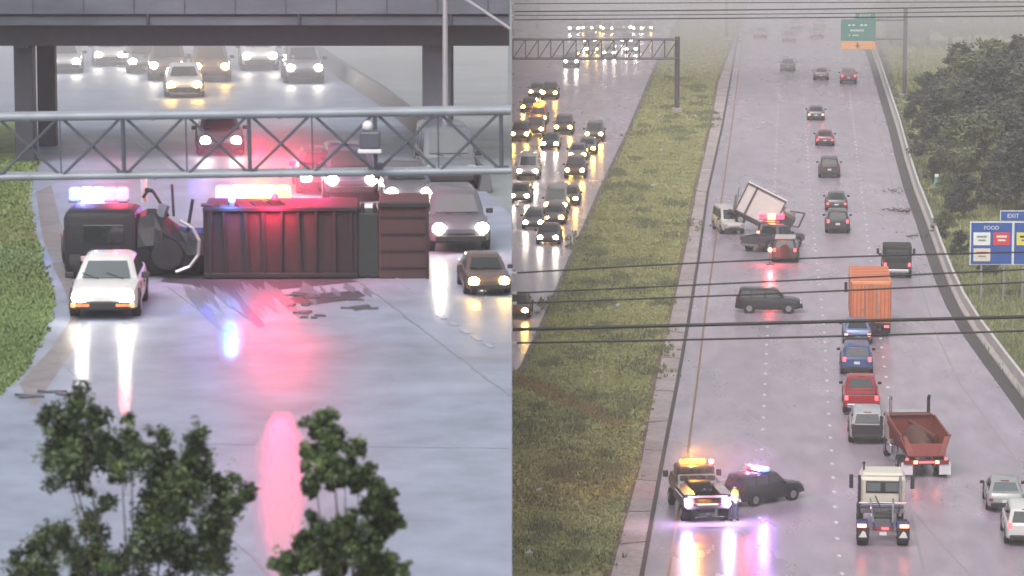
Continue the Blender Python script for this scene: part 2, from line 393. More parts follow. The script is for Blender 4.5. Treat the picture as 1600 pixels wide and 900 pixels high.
        def hl():
            m = MB()
            if hm is hl_off: m.box((sx * hx * W, L / 2 - .06, hz), (.32, .20, .21), .05)
            else: m.ball((sx * hx * W, L / 2 - .06, hz), .19, sc=(1.1, .8, .95))
            return m.build('headlight', hm, t)
        cached((kind, hm.name, sx, 'hl'), hl, 'headlight', t)
        def mir():
            m = MB(); m.box((sx * (W + .10), y1 - .45, zb + .10), (.22, .10, .16), .03); return m.build('mirror', dark, t)
        cached((kind, sx, 'mir'), mir, 'mirror', t)
    def bump(e):
        m = MB(); z0 = s['st'][0][2] if e < 0 else s['st'][-1][2]
        m.box((0, e * (L / 2 - .02), z0 + .05), (W * 1.62, .16, .22), .04); return m.build('bumper', chrome if kind == 'pickup' else dark, t)
    cached((kind, 'bf'), lambda: bump(1), 'bumper', t); cached((kind, 'bb'), lambda: bump(-1), 'bumper', t)
    def grille():
        m = MB(); gz = s['st'][-1][3] - .14
        for q in range(4): m.box((0, L / 2 - .005, gz - q * .06), (W * .9, .05, .03))
        return m.build('grille', dark, t)
    cached((kind, 'gr'), grille, 'grille', t)
    for sx in (-1, 1):
        def seam_():
            m = MB(); zt_ = zb - .06
            for yy in [y1 - .25] + s['pillars'] + ([y0 + .25] if kind != 'pickup' else []): m.box((sx * (W * .99), yy, (zt_ + .42) / 2), (.015, .018, zt_ - .42))
            for yy in s['pillars']: m.box((sx * (W + .004), yy + .12, zt_ - .12), (.03, .16, .035))
            return tag(m.build('door_seam', dark, t), kind='stuff')
        tag(cached((kind, sx, 'seam'), seam_, 'door_seam', t), kind='stuff')
    def brk():
        m = MB(); m.box((0, (r0 - .01), zt - .045), (.42, .05, .04)); return m.build('high_brake_light', tl_off, t)
    cached((kind, 'brk'), brk, 'high_brake_light', t)
    def wip():
        m = MB()
        for x in (-.45, .2): m.cyl((x, y1 - .02, zb + .05), (x + .45, y1 - .22, zb + .19), .012, 5)
        return m.build('wiper', dark, t)
    cached((kind, 'wip'), wip, 'wiper', t)
    def plate():
        m = MB(); m.box((0, -L / 2 - .012, s['st'][0][3] - .22), (.34, .02, .16)); return m.build('licence_plate', platem, t)
    cached((kind, 'pl'), plate, 'licence_plate', t)
    if kind == 'pickup':
        for sx in (-1, 1):
            def bs():
                m = MB(); m.box((sx * (W - .06), -1.72, 1.0), (.12, 2.22, .36), .03); return m.build('bed_side', pm, t)
            cached((kind, cn, sx, 'bs'), bs, 'bed_side', t)
        def tg():
            m = MB(); m.box((0, -2.80, .98), (W * 1.6, .09, .40), .03); return m.build('tailgate', pm, t)
        cached((kind, cn, 'tg'), tg, 'tailgate', t)
        def bed():
            m = MB(); m.box((0, -1.7, .875), (W * 1.7, 2.1, .03)); return m.build('bed_floor', dark, t)
        cached((kind, 'bed'), bed, 'bed_floor', t)
    if extras: extras(t, s, pm)
    return t

a_, b_ = P(1188, 880), P(1212, 250); HEAD = -math.atan2(b_.x - a_.x, b_.y - a_.y)
a_, b_ = P(940, 400), P(1030, 92); HEADO = -math.atan2(b_.x - a_.x, b_.y - a_.y) * 1.0
HEADU = R(6)
BLK, GRY, SIL, WHT = (.02, .02, .024), (.10, .10, .11), (.33, .34, .35), (.62, .62, .63)
RED, BLU, MAR = (.26, .02, .03), (.05, .09, .22), (.12, .03, .035)
GQ = 'cars queued in the lanes of the lower highway'
GO = 'oncoming cars with headlights on the opposing carriageway'
GU = 'oncoming cars under the bridge on the upper highway'
def queue():
    V = vehicle
    V('suv', 1339, 588, BLU, 'dark blue suv with tail lights lit behind the orange box truck', 'suv', group=GQ)
    V('sedan', 1340, 540, (.14, .19, .36), 'blue sedan half hidden between the orange truck and the blue suv', 'car', group=GQ, name='sedan', lights='brake')
    V('pickup', 1346, 650, (.34, .025, .035), 'red pickup truck with chrome bumper in the middle lane queue', 'pickup', group=GQ)
    V('suv', 1355, 696, (.40, .41, .42), 'pale grey suv with dark tailgate right behind the red pickup', 'suv', group=GQ, lights='off', name='suv', extras=lambda t, s, pm: MB().box((0, -2.38, .80), (1.66, .09, .62), .03).build('tailgate', dark, t))
    V('suv', 1309, 366, (.05, .045, .05), 'dark suv with white bumper strip, second of the tight pair in the left queue', 'suv', group=GQ)
    V('sedan', 1307, 331, (.07, .065, .07), 'charcoal car with red tail lights just ahead of the dark suv', 'car', group=GQ, name='sedan', lights='tail')
    V('suv', 1296, 279, (.045, .04, .042), 'boxy black suv alone in the lane ahead of the tight pair', 'suv', group=GQ, lights='off')
    V('sedan', 1289, 229, (.20, .06, .07), 'dull maroon sedan seen from behind in light mist', 'car', group=GQ, name='sedan')
    V('sedan', 1275, 189, (.10, .09, .10), 'grey sedan with bright brake lights far up the road', 'car', group=GQ, name='sedan', lights='brake')
    V('sedan', 1231, 112, (.03, .03, .03), 'black sedan in the mist left of the green sign', 'car', group=GQ, name='sedan', lights='off')
    V('sedan', 1283, 126, (.22, .16, .18), 'faint grey pink car in the mist below the green sign', 'car', group=GQ, name='sedan', lights='off')
    V('suv', 1326, 132, (.20, .07, .09), 'faint red suv in the mist near the right shoulder', 'suv', group=GQ)
    for (u, v, c, l) in ((1188, 60, (.2, .17, .19), 'very faint car farthest left in the mist'), (1233, 66, (.10, .08, .09), 'faint dark car below the pair at the top of the road'),
                         (1244, 46, (.12, .08, .09), 'faint car at the very top of the road in the mist'), (1277, 60, (.16, .05, .07), 'faint red car in the mist left of the exit sign'),
                         (1281, 44, (.22, .14, .16), 'smallest faint car in the mist left of the exit sign')):
        V('sedan', u, v, c, l, 'car', group=GQ, name='sedan')
    V('sedan', 1572, 803, (.30, .31, .31), 'silver sedan on the right shoulder lane ahead of the white suv', 'car', name='sedan', lights='off', gl=hglass)
    V('suv', 1604, 856, (.62, .62, .60), 'white suv cut by the right edge of the frame', 'suv', gl=glass)
    # broadside black suv
    V('suv', 1207, 491, (.022, .022, .028), 'black suv standing broadside across the empty lanes', 'suv', rz=R(-94), lights='off', sc=.92)
queue()

def oncoming():
    V = vehicle
    L = [('suv', 858, 156, GRY, 'heady', 'grey suv just above the orange lit vehicle on the opposing side'),
         ('suv', 880, 211, (.09, .07, .07), 'heady', 'dark suv right of the orange lit vehicle'),
         ('sedan', 859, 235, (.05, .06, .055), 'head', 'black sedan with white lamps beside the white van'),
         ('van', 824, 282, (.50, .47, .49), 'head', 'white van with broad windshield at the left edge of the lanes'),
         ('suv', 928, 222, (.12, .11, .11), 'heady', 'grey suv nearest the median in the oncoming queue'),
         ('sedan', 917, 242, (.16, .13, .13), 'heady', 'brown grey sedan close behind another nearest the median'),
         ('suv', 898, 280, (.10, .06, .06), 'heady', 'dark maroon suv with warm headlights by the median'),
         ('van', 868, 336, (.30, .28, .29), 'heady', 'silver van with warm lamps in the oncoming queue'),
         ('sedan', 865, 352, (.12, .10, .10), 'heady', 'brown sedan squeezed between the silver van and the front car'),
         ('sedan', 856, 384, (.09, .06, .06), 'head', 'dark red sedan leading the queue with long light streaks'),
         ('sedan', 812, 318, (.14, .14, .13), 'head', 'grey sedan at the wall edge with one white streak'),
         ('sedan', 806, 500, (.10, .05, .04), 'heady', 'dark sedan cut by the retaining wall lower down'),
         ('suv', 812, 222, (.10, .08, .10), 'heady', 'purple grey suv behind the white van'),
         ('sedan', 979, 70, (.10, .06, .06), 'head', 'dark car under the far lamps at the top of the opposing lanes'),
         ('sedan', 986, 84, (.22, .18, .2), 'head', 'pale car between the far lights near the gantry end'),
         ('sedan', 925, 84, (.09, .08, .05), 'heady', 'dark car with yellow lamps crossing under the gantry'),
         ('suv', 921, 72, (.15, .14, .13), 'head', 'grey suv with green white lamps under the gantry'),
         ('sedan', 952, 90, (.3, .26, .28), 'head', 'pale car in the mist below the gantry'),
         ('suv', 892, 106, (.14, .12, .14), 'head', 'grey suv just below the gantry with long white streaks')]
    L += [('sedan', 826, 176, (.12, .09, .08), 'heady', 'brown sedan left of the orange lit vehicle'), ('sedan', 888, 322, (.09, .07, .07), 'heady', 'dark sedan right of the silver van, nearest the median'),
          ('suv', 835, 214, (.16, .10, .12), 'heady', 'dull pink suv between the orange vehicle and the white van'), ('sedan', 833, 360, (.13, .12, .12), 'head', 'grey sedan left of the brown sedan'),
          ('sedan', 902, 252, (.18, .16, .17), 'heady', 'pale brown sedan just above the dark maroon suv'), ('sedan', 838, 152, (.2, .18, .18), 'heady', 'pale sedan left of the grey suv at the queue end')]
    for k, u, v, c, li, l in L: V(k, u, v, c, l, 'car' if k == 'sedan' else k, name={'sedan': 'sedan'}.get(k), head='toward', rz=HEADO, lights=li, group=GO)
    n = 0
    for u, li in ((897, 'head'), (918, 'heady'), (932, 'heady'), (949, 'heady'), (966, 'tail'), (979, 'head'), (996, 'head'), (1011, 'heady')):
        V('sedan', u, 51 - (n % 3), (.2, .18, .18), ['leftmost far car of the misty top row with white lamps', 'far car with yellow lamps second from the left in the top row', 'far car with yellow lamps left of the row centre', 'far car with yellow lamps just left of the red lit one', 'only far car of the top row with red lamps', 'far car with white lamps just right of the red lit one', 'far car with white lamps above the pale cars', 'rightmost far car of the misty top row with yellow lamps'][n],
          'car', name='sedan', head='toward' if li != 'tail' else None, rz=HEADO, lights=li, group='far cars in the misty top row'); n += 1
oncoming()

# --- orange works vehicle in the oncoming queue
def works(t, s, pm):
    m = MB(); m.box((0, -.2, 1.95), (1.1, .4, .26), .04); m.build('beacon', amber, t); glow('beacon_lamp', (0, .2, 2.3), (1, .36, .05), 120, t)
vehicle('suv', 840, 196, (.42, .12, .05), 'orange works vehicle with amber beacon glowing on its roof', 'works vehicle', name='works_vehicle', head='toward', rz=HEADO, lights='heady', extras=works)

# --- wheel pair for lorries
def truck_wheel(t, x, y, r=.5, wdt=.28, name='wheel', rimc=rimm, z=None):
    m = MB(); m.cyl((-wdt / 2, 0, 0), (wdt / 2, 0, 0), r, 22); m.cyl((-wdt / 2 - .02, 0, 0), (wdt / 2 + .02, 0, 0), r * .86, 22)
    w_ = m.build(name, rubber, t, True); w_.location = (x, y, z if z is not None else r)
    m = MB(); m.cyl((-wdt / 2 - .03, 0, 0), (wdt / 2 + .03, 0, 0), r * .5, 12); m.cyl((-wdt / 2 - .06, 0, 0), (wdt / 2 + .06, 0, 0), r * .2, 8); m.build('rim', rimc, w_)
    return w_
# --- orange box truck
def orange_truck():
    p = P(1357, 529); t = empty('box_truck', p + Vector((.42, 3.9, 0)), HEAD, 'orange box truck with high cargo body seen from behind', 'box truck')
    om = mat('orange container paint', (.62, .20, .09), .5, var=.22, vscale=2.5, bump=.2, bscale=5); od = mat('darker orange steel', (.42, .12, .06), .5, var=.2)
    MB().box((0, 0, 2.55), (2.6, 8.2, 3.0), .04).build('cargo_body', om, t)
    for sx in (-1, 1):
        d = MB().box((sx * .63, -4.13, 2.5), (1.20, .06, 2.78), .02).build('rear_door', om, t)
        m = MB()
        for q in range(5): m.box((sx * .63 - .5 + q * .25, -4.175, 2.5), (.06, .03, 2.6))
        m.build('door_rib', od, d)
        m = MB(); m.cyl((sx * .35, -4.22, 1.25), (sx * .35, -4.22, 3.8), .03, 8); m.box((sx * .45, -4.22, 2.1), (.25, .05, .05)); m.build('lock_rod', steel, d)
        MB().box((sx * 1.26, -4.15, 2.55), (.10, .1, 3.0), .02).build('corner_post', od, t)
        MB().box((sx * 1.45, 5.1, 2.35), (.20, .12, .75), .03).build('mirror', dark, t)
        MB().box((sx * 1.02, -4.16, .86), (.32, .08, .18), .02).build('tail_light', tl_on, t)
        for y in (-2.9, -1.7, 3.9): truck_wheel(t, sx * 1.02, y)
        m = MB(); m.box((sx * .98, -3.65, .62), (.6, .02, .62)); m.build('mud_flap', dark, t)
    MB().box((0, -4.1, 3.98), (2.62, .16, .22), .02).build('top_rail', mat('pale orange rail', (.75, .33, .17), .5), t)
    MB().box((0, -4.1, .98), (2.5, .14, .16), .02).build('bumper', dark, t)
    m = MB(); m.box((-.45, .3, .75), (.12, 9, .25)); m.box((.45, .3, .75), (.12, 9, .25)); m.build('chassis', dark, t)
    MB().box((0, 5.1, 1.6), (2.35, 1.9, 2.1), .12).build('cab', om, t)
    MB().box((0, 6.07, 2.1), (2.0, .05, .8), .02).build('windshield', glass, t)
    m = MB()
    for q in range(10): m.box((0, -3.6 + q * .8, 4.065), (2.4, .08, .03))
    m.build('roof_bow', od, t)
    t.scale = (1, .92, .90)
orange_truck()

# --- dark canopy truck
def canopy_truck():
    def ex(t, s, pm):
        MB().box((0, -1.75, 1.75), (2.0, 2.3, 1.2), .10).build('canopy', mat('black canvas canopy', (.025, .026, .025), .8, bump=.4), t)
        MB().box((0, -2.93, 1.75), (1.6, .04, .6), .02).build('canopy_window', glass, t)
        for sx in (-1, 1): MB().box((sx * 1.28, .75, 1.5), (.18, .1, .42), .03).build('tow_mirror', dark, t)
    vehicle('pickup', 1402, 436, (.03, .03, .032), 'black canopy pickup truck in the lane beside the right barrier', 'pickup', extras=ex, sc=1.02)
canopy_truck()

# --- dump truck, rusty red
def dump_truck():
    p = P(1447, 752); t = empty('dump_truck', p + Vector((-.1, 3.8, 0)), R(3), 'rusty red dump truck loaded with soil, two exhaust stacks and red rear lamps', 'dump truck')
    rm = mat('rusty red tub paint', (.20, .045, .035), .5, .1, var=.35, vscale=2, bump=.3, bscale=4); rd = mat('dark rusty steel', (.12, .035, .03), .6, var=.4)
    # tub: floor, sloped sides, headboard, tailgate
    MB().box((0, -.9, 1.35), (1.7, 5.2, .12)).build('tub_floor', rd, t)
    for sx in (-1, 1):
        m = MB(); m.slab([(sx * .85, -3.5, 1.35), (sx * .85, 1.7, 1.35), (sx * 1.22, 1.9, 2.75), (sx * 1.22, -3.1, 2.45)], (sx, 0, -.25), .07)
        sd_ = m.build('tub_side', rm, t)
        for q in range(6):
            m = MB(); m.slab([(sx * (.86 + .03), -3.0 + q * .85, 1.3), (sx * .89, -2.88 + q * .85, 1.3), (sx * 1.28, -2.88 + q * .85, 2.55), (sx * 1.28, -3.0 + q * .85, 2.55)], (sx, 0, 0), .07)
            m.build('side_rib', rd, sd_)
        m = MB(); m.cyl((sx * 1.24, -3.1, 2.48), (sx * 1.24, 1.95, 2.8), .06, 8); m.build('top_rail', rm, t)
        m = MB(); m.cyl((sx * 1.0, 2.5, 1.0), (sx * 1.0, 2.5, 3.75), .09, 10); m.cyl((sx * 1.0, 2.5, 3.7), (sx * 1.0, 2.35, 3.95), .09, 10); m.build('exhaust_stack', chrome if sx < 0 else dark, t)
        for y in (-2.6, -1.3, 3.7): truck_wheel(t, sx * .98, y, .52, .42 if y < 0 else .28)
        MB().box((sx * .98, -3.5, .62), (.6, .03, .75)).build('mud_flap', mat('white mud flap', (.55, .56, .58), .6), t)
        MB().box((sx * .55, -3.62, 1.02), (.20, .08, .18), .02).build('brake_light', tl_hot, t)
        MB().box((sx * 1.0, -3.6, 1.2), (.14, .07, .14), .02).build('marker_light', tl_on, t)
        MB().box((sx * 1.38, 3.2, 2.25), (.16, .1, .62), .03).build('mirror', dark, t)
        m = MB(); m.slab([(sx * .55, -3.6, 1.42), (sx * .95, -3.6, 1.42), (sx * 1.18, -3.2, 2.5), (sx * .98, -3.2, 2.5)], (0, -1, 0), .08); m.build('tailgate_post', rm, t)
    MB().box((0, -3.42, 1.72), (1.9, .08, .75), .02, rot=(-14, 0, 0)).build('tailgate', rm, t)
    MB().box((0, -3.62, 1.02), (.8, .06, .10), .01).build('light_bar', tl_on, t)
    MB().box((0, -3.55, 1.02), (2.3, .1, .28), .02).build('bumper', rd, t)
    MB().box((0, 1.85, 2.15), (2.3, .08, 1.5), .02).build('headboard', rm, t)
    MB().box((0, 2.1, 2.88), (2.2, .9, .06), .02).build('cab_shield', rd, t)
    MB().box((0, 3.1, 1.95), (2.2, 1.5, 1.8), .12).build('cab', mat('dirty cream cab paint', (.40, .37, .33), .4), t)
    MB().box((0, 4.6, 1.4), (1.7, 1.5, 1.1), .15).build('hood', rm, t)
    MB().box((0, 2.33, 2.3), (1.5, .05, .6)).build('rear_window', glass, t)
    m = MB(); m.cyl((-.2, 1.2, 2.6), (.5, -2.6, 2.4), .12, 8); m.cyl((.5, -2.6, 2.4), (.9, -1.0, 2.1), .07, 8); m.build('rolled_tarp', rd, t)
    m = MB(); m.bm.free(); m.bm = bmesh.new(); bmesh.ops.create_icosphere(m.bm, subdivisions=3, radius=1)
    for v in m.bm.verts:
        v.co = Vector((v.co.x * .8, v.co.y * 2.2 - .7, 1.5 + max(0, v.co.z) * 1.15)) * 1.0; v.co.z += random.uniform(-.05, .05)
    m.build('load', mat('dark wet soil load', (.10, .042, .032), .8, var=.4), t)
    m = MB(); m.box((-.42, .5, .85), (.14, 8.2, .28)); m.box((.42, .5, .85), (.14, 8.2, .28)); m.build('chassis', dark, t)
    MB().box((-1.02, 1.5, .95), (.5, 1.2, .6), .1).build('fuel_tank', chrome, t)
    t.scale = (1.0, .9, .86)
dump_truck()

# --- cream truck tractor with blue frame
def tractor():
    p = P(1380, 858); t = empty('truck_tractor', p + Vector((.25, 3.4, 0)), HEAD, 'cream truck tractor without trailer, blue rear frame and red lamps', 'truck')
    cm = mat('cream cab paint', (.62, .58, .50), .35, var=.06, coat=.4); bm_ = mat('dark blue frame paint', (.035, .045, .16), .4, var=.2)
    MB().box((.05, 1.1, 2.0), (2.2, 2.2, 1.9), .14).build('cab', cm, t)
    MB().box((.05, 1.05, 3.03), (2.0, 1.8, .26), .12).build('cab_roof', cm, t)
    MB().box((.05, 2.9, 1.5), (1.6, 1.8, 1.2), .2).build('hood', cm, t)
    MB().box((.05, 2.22, 2.4), (1.9, .05, .7)).build('windshield', glass, t)
    fr = MB().box((.05, -.015, 2.45), (1.62, .05, .62), .02).build('window_frame', dark, t)
    for q in (-.44, .44): MB().box((.05 + q, -.055, 2.45), (.66, .04, .44), .01).build('pane', hglass, fr)
    for sx in (-1, 1):
        MB().box((sx * 1.48 + .05, 1.9, 2.35), (.20, .12, .72), .03).build('mirror', dark, t)
        m = MB(); m.cyl((sx * 1.1, 1.9, 2.6), (sx * 1.48, 1.9, 2.6), .02, 6); m.build('mirror_arm', chrome, t)
        m = MB(); m.cyl((sx * .98 - .1, -.25, 1.0), (sx * .98 - .1, -.25, 3.1), .08, 12); m.build('exhaust_stack', chrome if sx > 0 else dark, t)
        for y in (-2.55, -1.25): truck_wheel(t, sx * .95, y, .52, .5)
        truck_wheel(t, sx * .98, 2.9, .52, .28)
        MB().box((sx * .95, -3.22, .72), (.62, .04, .62), .01).build('mud_flap', dark, t)
        m = MB(); m.slab([(sx * .95 - .2, -3.26, .52), (sx * .95 + .2, -3.26, .52), (sx * .95 + .12, -3.26, .78), (sx * .95, -3.26, .86)], (0, -1, 0), .02); m.build('flap_emblem', platem, t)
        MB().box((sx * 1.0, -3.3, 1.12), (.42, .10, .16), .02).build('tail_light', tl_hot, t)
        m = MB(); m.box((sx * .42, -1.2, 1.15), (.10, 4.4, .25)); m.build('frame_rail', bm_, t)
        m = MB(); m.cyl((sx * .45, -3.0, 1.25), (sx * .55, -.3, 1.9), .045, 8); m.build('ramp_rail', chrome, t)
        m = MB()
        for q in range(7):
            a = R(10 + q * 26.7); b = R(10 + (q + 1) * 26.7); m.slab([(sx * .67, -2.55 + .66 * math.cos(a), .55 + .66 * math.sin(a)), (sx * 1.25, -2.55 + .66 * math.cos(a), .55 + .66 * math.sin(a)),
                (sx * 1.25, -2.55 + .66 * math.cos(b), .55 + .66 * math.sin(b)), (sx * .67, -2.55 + .66 * math.cos(b), .55 + .66 * math.sin(b))], (0, 0, 1), .03)
        m.build('fender', bm_, t)
    MB().box((0, -1.9, 1.36), (.9, 1.0, .14), .04).build('fifth_wheel', dark, t)
    MB().box((0, -.35, 1.5), (2.1, .35, .10), .02).build('deck_plate', bm_, t)
    MB().box((.05, -.30, 1.68), (2.3, .12, .10), .02).build('cross_bar', chrome, t)
    MB().box((0, -3.28, .98), (1.0, .06, .2), .01).build('rear_crossmember', mat('dull red steel', (.25, .04, .04), .5), t)
    MB().box((0, -3.33, .74), (.34, .03, .18)).build('licence_plate', platem, t)
    MB().box((.1, -3.33, 1.0), (.34, .04, .12)).build('center_light', tl_on, t)
    m = MB(); m.cyl((-.3, -.1, 2.0), (-.05, -.9, 1.5), .03, 6); m.cyl((-.05, -.9, 1.5), (-.1, -1.6, 1.45), .03, 6); m.build('air_hose', dark, t)
    m = MB(); m.cyl((-.85, .9, 3.1), (-.85, .9, 3.5), .05, 8); m.ball((-.85, .9, 3.52), .09); m.build('air_horn', dark, t)
    t.scale = (.98, .95, .92)
tractor()

# --- recovery truck with amber bar (front left group)
def recovery():
    p = P(1108, 824); t = empty('recovery_truck', p + Vector((-.35, 3.4, 0)), R(7), 'dark recovery truck with amber roof bar and blinding rear strobes', 'tow truck')
    dm = mat('dark maroon service body', (.07, .04, .05), .35, var=.2, coat=.4)
    t.scale = (1.0, .9, .94)
    MB().box((0, 1.5, 1.35), (2.1, 2.0, .95), .12).build('cab', dm, t)
    MB().box((0, 1.35, 2.05), (1.85, 1.5, .62), .16).build('cab_roof', dm, t)
    MB().box((0, .58, 2.05), (1.5, .04, .4), .01).build('rear_window', glass, t)
    MB().box((0, 2.85, 1.2), (1.95, 1.1, .6), .15).build('hood', dm, t)
    MB().box((0, 2.12, 1.98), (1.6, .04, .4)).build('windshield', glass, t)
    for sx in (-1, 1):
        b = MB().box((sx * .88, -1.1, 1.15), (.5, 3.5, .7), .05).build('tool_locker', dm, t)
        for q in range(3): MB().box((sx * 1.135, -2.2 + q * 1.1, 1.15), (.02, .95, .5)).build('locker_door', mat('dull steel door', (.12, .10, .12), .4, .4), b)
        m = MB(); m.box((sx * .88, -1.1, 1.54), (.52, 3.5, .04)); m.build('locker_rail', chrome, t)
        for y in (-1.9, 2.5): truck_wheel(t, sx * .92, y, .45, .4 if y < 0 else .26)
        st = MB().box((sx * 1.02, -2.92, 1.02), (.17, .08, .17), .03).build('rear_strobe', wht_e, t)
        bl = MB().box((sx * 1.02, -2.9, 1.3), (.22, .07, .12), .02).build('blue_strobe', blue_e, t)
        MB().box((sx * 1.32, 1.95, 1.75), (.26, .12, .34), .03).build('mirror', dark, t)
        m = MB(); m.cyl((sx * .45, -.9, 1.1), (sx * .12, -3.0, 1.85), .06, 8); m.build('boom', dark, t)
        m = MB(); m.cyl((sx * 1.06, -2.7, 1.2), (sx * 1.5, -2.2, 1.75), .025, 6); m.build('grab_pole', chrome, t)
    MB().box((0, -1.1, 1.0), (1.2, 3.5, .1)).build('deck', dark, t)
    MB().box((0, -.2, 1.45), (1.1, .7, .6), .08).build('winch', dark, t)
    m = MB()
    m.box((0, .35, 1.95), (1.9, .08, .08)); m.box((0, .35, 1.6), (1.9, .06, .06))
    for q in range(5): m.box((-.9 + q * .45, .35, 1.75), (.06, .06, .45))
    m.build('headache_rack', chrome, t)
    MB().box((-.1, 1.2, 2.50), (1.25, .32, .20), .05).build('amber_light_bar', amber, t)
    MB().box((.82, 1.2, 2.48), (.22, .3, .18), .05).build('amber_beacon', mat('red orange beacon', (1, .3, .2), .3, emit=(1, .2, .15), es=10), t)
    MB().box((0, -2.9, .85), (2.1, .12, .16), .03).build('bumper', dark, t)
    MB().box((0, -2.94, 1.02), (.95, .05, .05)).build('red_light_strip', tl_hot, t)
    m = MB(); m.box((0, -3.2, .5), (.22, .8, .14)); m.box((0, -3.6, .45), (1.4, .14, .12)); m.build('wheel_lift', dark, t)
    MB().box((0, -2.92, 1.42), (1.9, .06, .10), .01).build('reflective_strip', mat('red white strip glow', (.4, .18, .2), .3, emit=(1, .4, .4), es=.25), t)  # strip emits faintly in place of reflected light
    m = MB(); m.box((0, .6, .62), (.8, 6.4, .2)); m.build('chassis', dark, t)
    glow('amber_lamp', (-.1, 1.2, 2.85), (1, .34, .03), 420, t)
    glow('left_strobe_lamp', (-1.02, -3.1, 1.05), (.75, .55, 1), 260, t); glow('right_strobe_lamp', (1.02, -3.1, 1.05), (.75, .55, 1), 260, t)
recovery()

def police_bar(t, x0, z, segs, y=0., wdt=1.25, dep=.3, h=.13):
    """light bar with one lens per segment"""
    b = MB().box((0, y, z), (wdt, dep, .05), .01).build('light_bar', dark, t); n = len(segs)
    for i, m_ in enumerate(segs):
        if h > 9: MB().ball((-wdt / 2 + wdt * (i + .5) / n, y, z + .02 + h / 2), h * .5, sc=(wdt / n / h * 1.06, .8, random.uniform(.85, 1.25))).build('lens', m_, b, True)
        else: MB().box((-wdt / 2 + wdt * (i + .5) / n, y, z + .02 + h / 2), (wdt / n - .005, dep - .04, h), min(.075, h * .2)).build('lens', m_, b)
    return b
def pol_ex(t, s, pm):
    police_bar(t, 0, 1.82, [red_e, mat('pink strobe lit', (1, .5, .9), .3, emit=(1, .35, .8), es=5), mat('violet strobe lit', (.8, .6, 1), .3, emit=(.8, .6, 1), es=8), blue_e], -.4, 1.45, .5, .2)
    glow('red_lamp', (-.8, -.4, 2.1), (1, .06, .14), 420, t); glow('violet_lamp', (.5, -.4, 2.1), (.45, .2, 1), 520, t)
    MB().box((0, 2.5, .62), (1.0, .1, .5), .03).build('push_bar', dark, t)
vehicle('suv', 1160, 797, (.02, .018, .026), 'black police suv with pink and blue light bar angled behind the recovery truck', 'police car', name='police_suv', rz=R(-52), lights='off', extras=pol_ex, sc=.87)

# ------------------------------------------------------------------ crash group on the lower highway
def overturned_box():
    a = P(1197, 372); t = empty('overturned_box_truck', (a.x - .75, a.y + 3.2, 1.05), 0, 'white box truck tipped steeply nose down with dark chassis at its right', 'box truck')
    t.rotation_euler = (R(-6), R(26), R(-8)); t.scale = (.86, .9, .92)
    wm = mat('dirty beige box panel', (.62, .57, .56), .5, var=.12, bump=.15); tp = mat('bright white box roof', (.80, .79, .80), .35, var=.05); dk = mat('dark brown truck steel', (.07, .045, .05), .5, var=.3)
    MB().box((0, 0, 1.35), (3.9, 2.3, 2.7), .04).build('cargo_box', wm, t)
    MB().box((0, 0, 2.73), (3.95, 2.35, .06), .01).build('roof', tp, t)
    m = MB()
    for x, w_ in ((-1.93, .10), (-1.0, .16), (1.9, .14)): m.box((x, -1.19, 1.35), (w_, .08, 2.72))
    m.build('frame_post', dk, t)
    MB().box((0, -1.2, 2.62), (3.95, .09, .13), .01).build('top_rail', dk, t); MB().box((0, -1.2, .06), (3.95, .09, .16), .01).build('lower_rail', dk, t)
    m = MB(); m.box((.6, -.45, -.2), (6.2, .18, .24)); m.box((.6, .45, -.2), (6.2, .18, .24)); m.build('chassis', dk, t)
    MB().box((2.75, 0, .85), (1.25, 2.1, 1.9), .18).build('cab', dk, t)
    MB().box((2.75, -1.06, 1.25), (.8, .04, .6), .01).build('side_window', glass, t); MB().box((3.39, 0, 1.3), (.04, 1.7, .65), .01).build('windshield', glass, t)
    MB().box((2.55, 0, 2.0), (1.2, 1.9, .5), .15).build('wind_deflector', mat('grey white deflector', (.40, .36, .37), .5), t)
    m = MB(); m.cyl((2.6, -1.2, 2.1), (3.9, -1.2, 2.5), .07, 8); m.cyl((3.9, -1.2, 2.5), (3.95, -1.2, 1.2), .08, 8); m.cyl((3.95, -1.2, 1.2), (3.3, -1.1, 1.0), .07, 8); m.build('bent_mirror_arm', dk, t)
    for x in (-1.1, 2.7):
        for y in (-.95, .95):
            w_ = truck_wheel(t, x, y, .48, .28); w_.rotation_euler = (0, 0, R(90)); w_.location = (x, y, -.45)
    m = MB(); m.box((-2.3, 0, .6), (.12, 2.2, 1.5), rot=(0, -20, 0)); m.cyl((-2.0, -.9, .2), (-2.5, -.9, 1.9), .07, 6); m.build('tail_lift', mat('grey steel plate', (.22, .2, .21), .5), t)
overturned_box()
vehicle('van', 1148, 368, (.50, .47, .46), 'white van facing left of the tipped box truck', 'van', head='toward', rz=R(8), lights='off', sc=.92)
vehicle('pickup', 1183, 396, (.085, .08, .095), 'charcoal pickup stopped askew below the tipped truck', 'pickup', rz=R(-42), lights='off')
def jeep_ex(t, s, pm):
    m = MB(); m.cyl((0, -2.45, 1.05), (0, -2.66, 1.05), .36, 18); m.build('spare_wheel', rubber, t)
    MB().box((0, -.8, 1.80), (1.5, 2.4, .04), .01).build('roof_rack', mat('pale roof rack', (.4, .38, .38), .4), t)
q_ = P(1203, 414); fl = empty('added_red_lamp', q_, 0, 'red lamp added on a short stand to throw the red streak beside the off-roader', 'added lamp')  # red lamp added to throw a red streak onto the road
MB().cyl((0, 0, 0), (0, 0, 1.0), .04, 8).build('stand', dark, fl); MB().cyl((0, 0, 0), (0, 0, .06), .3, 12).build('base', dark, fl); MB().ball((0, 0, 1.12), .17).build('lens', mat('orange red lamp lens', (1, .3, .1), .3, emit=(1, .20, .07), es=9), fl, True)
glow('added_streak_light', (0, -.35, 1.15), (1, .06, .08), 300, fl, .15)
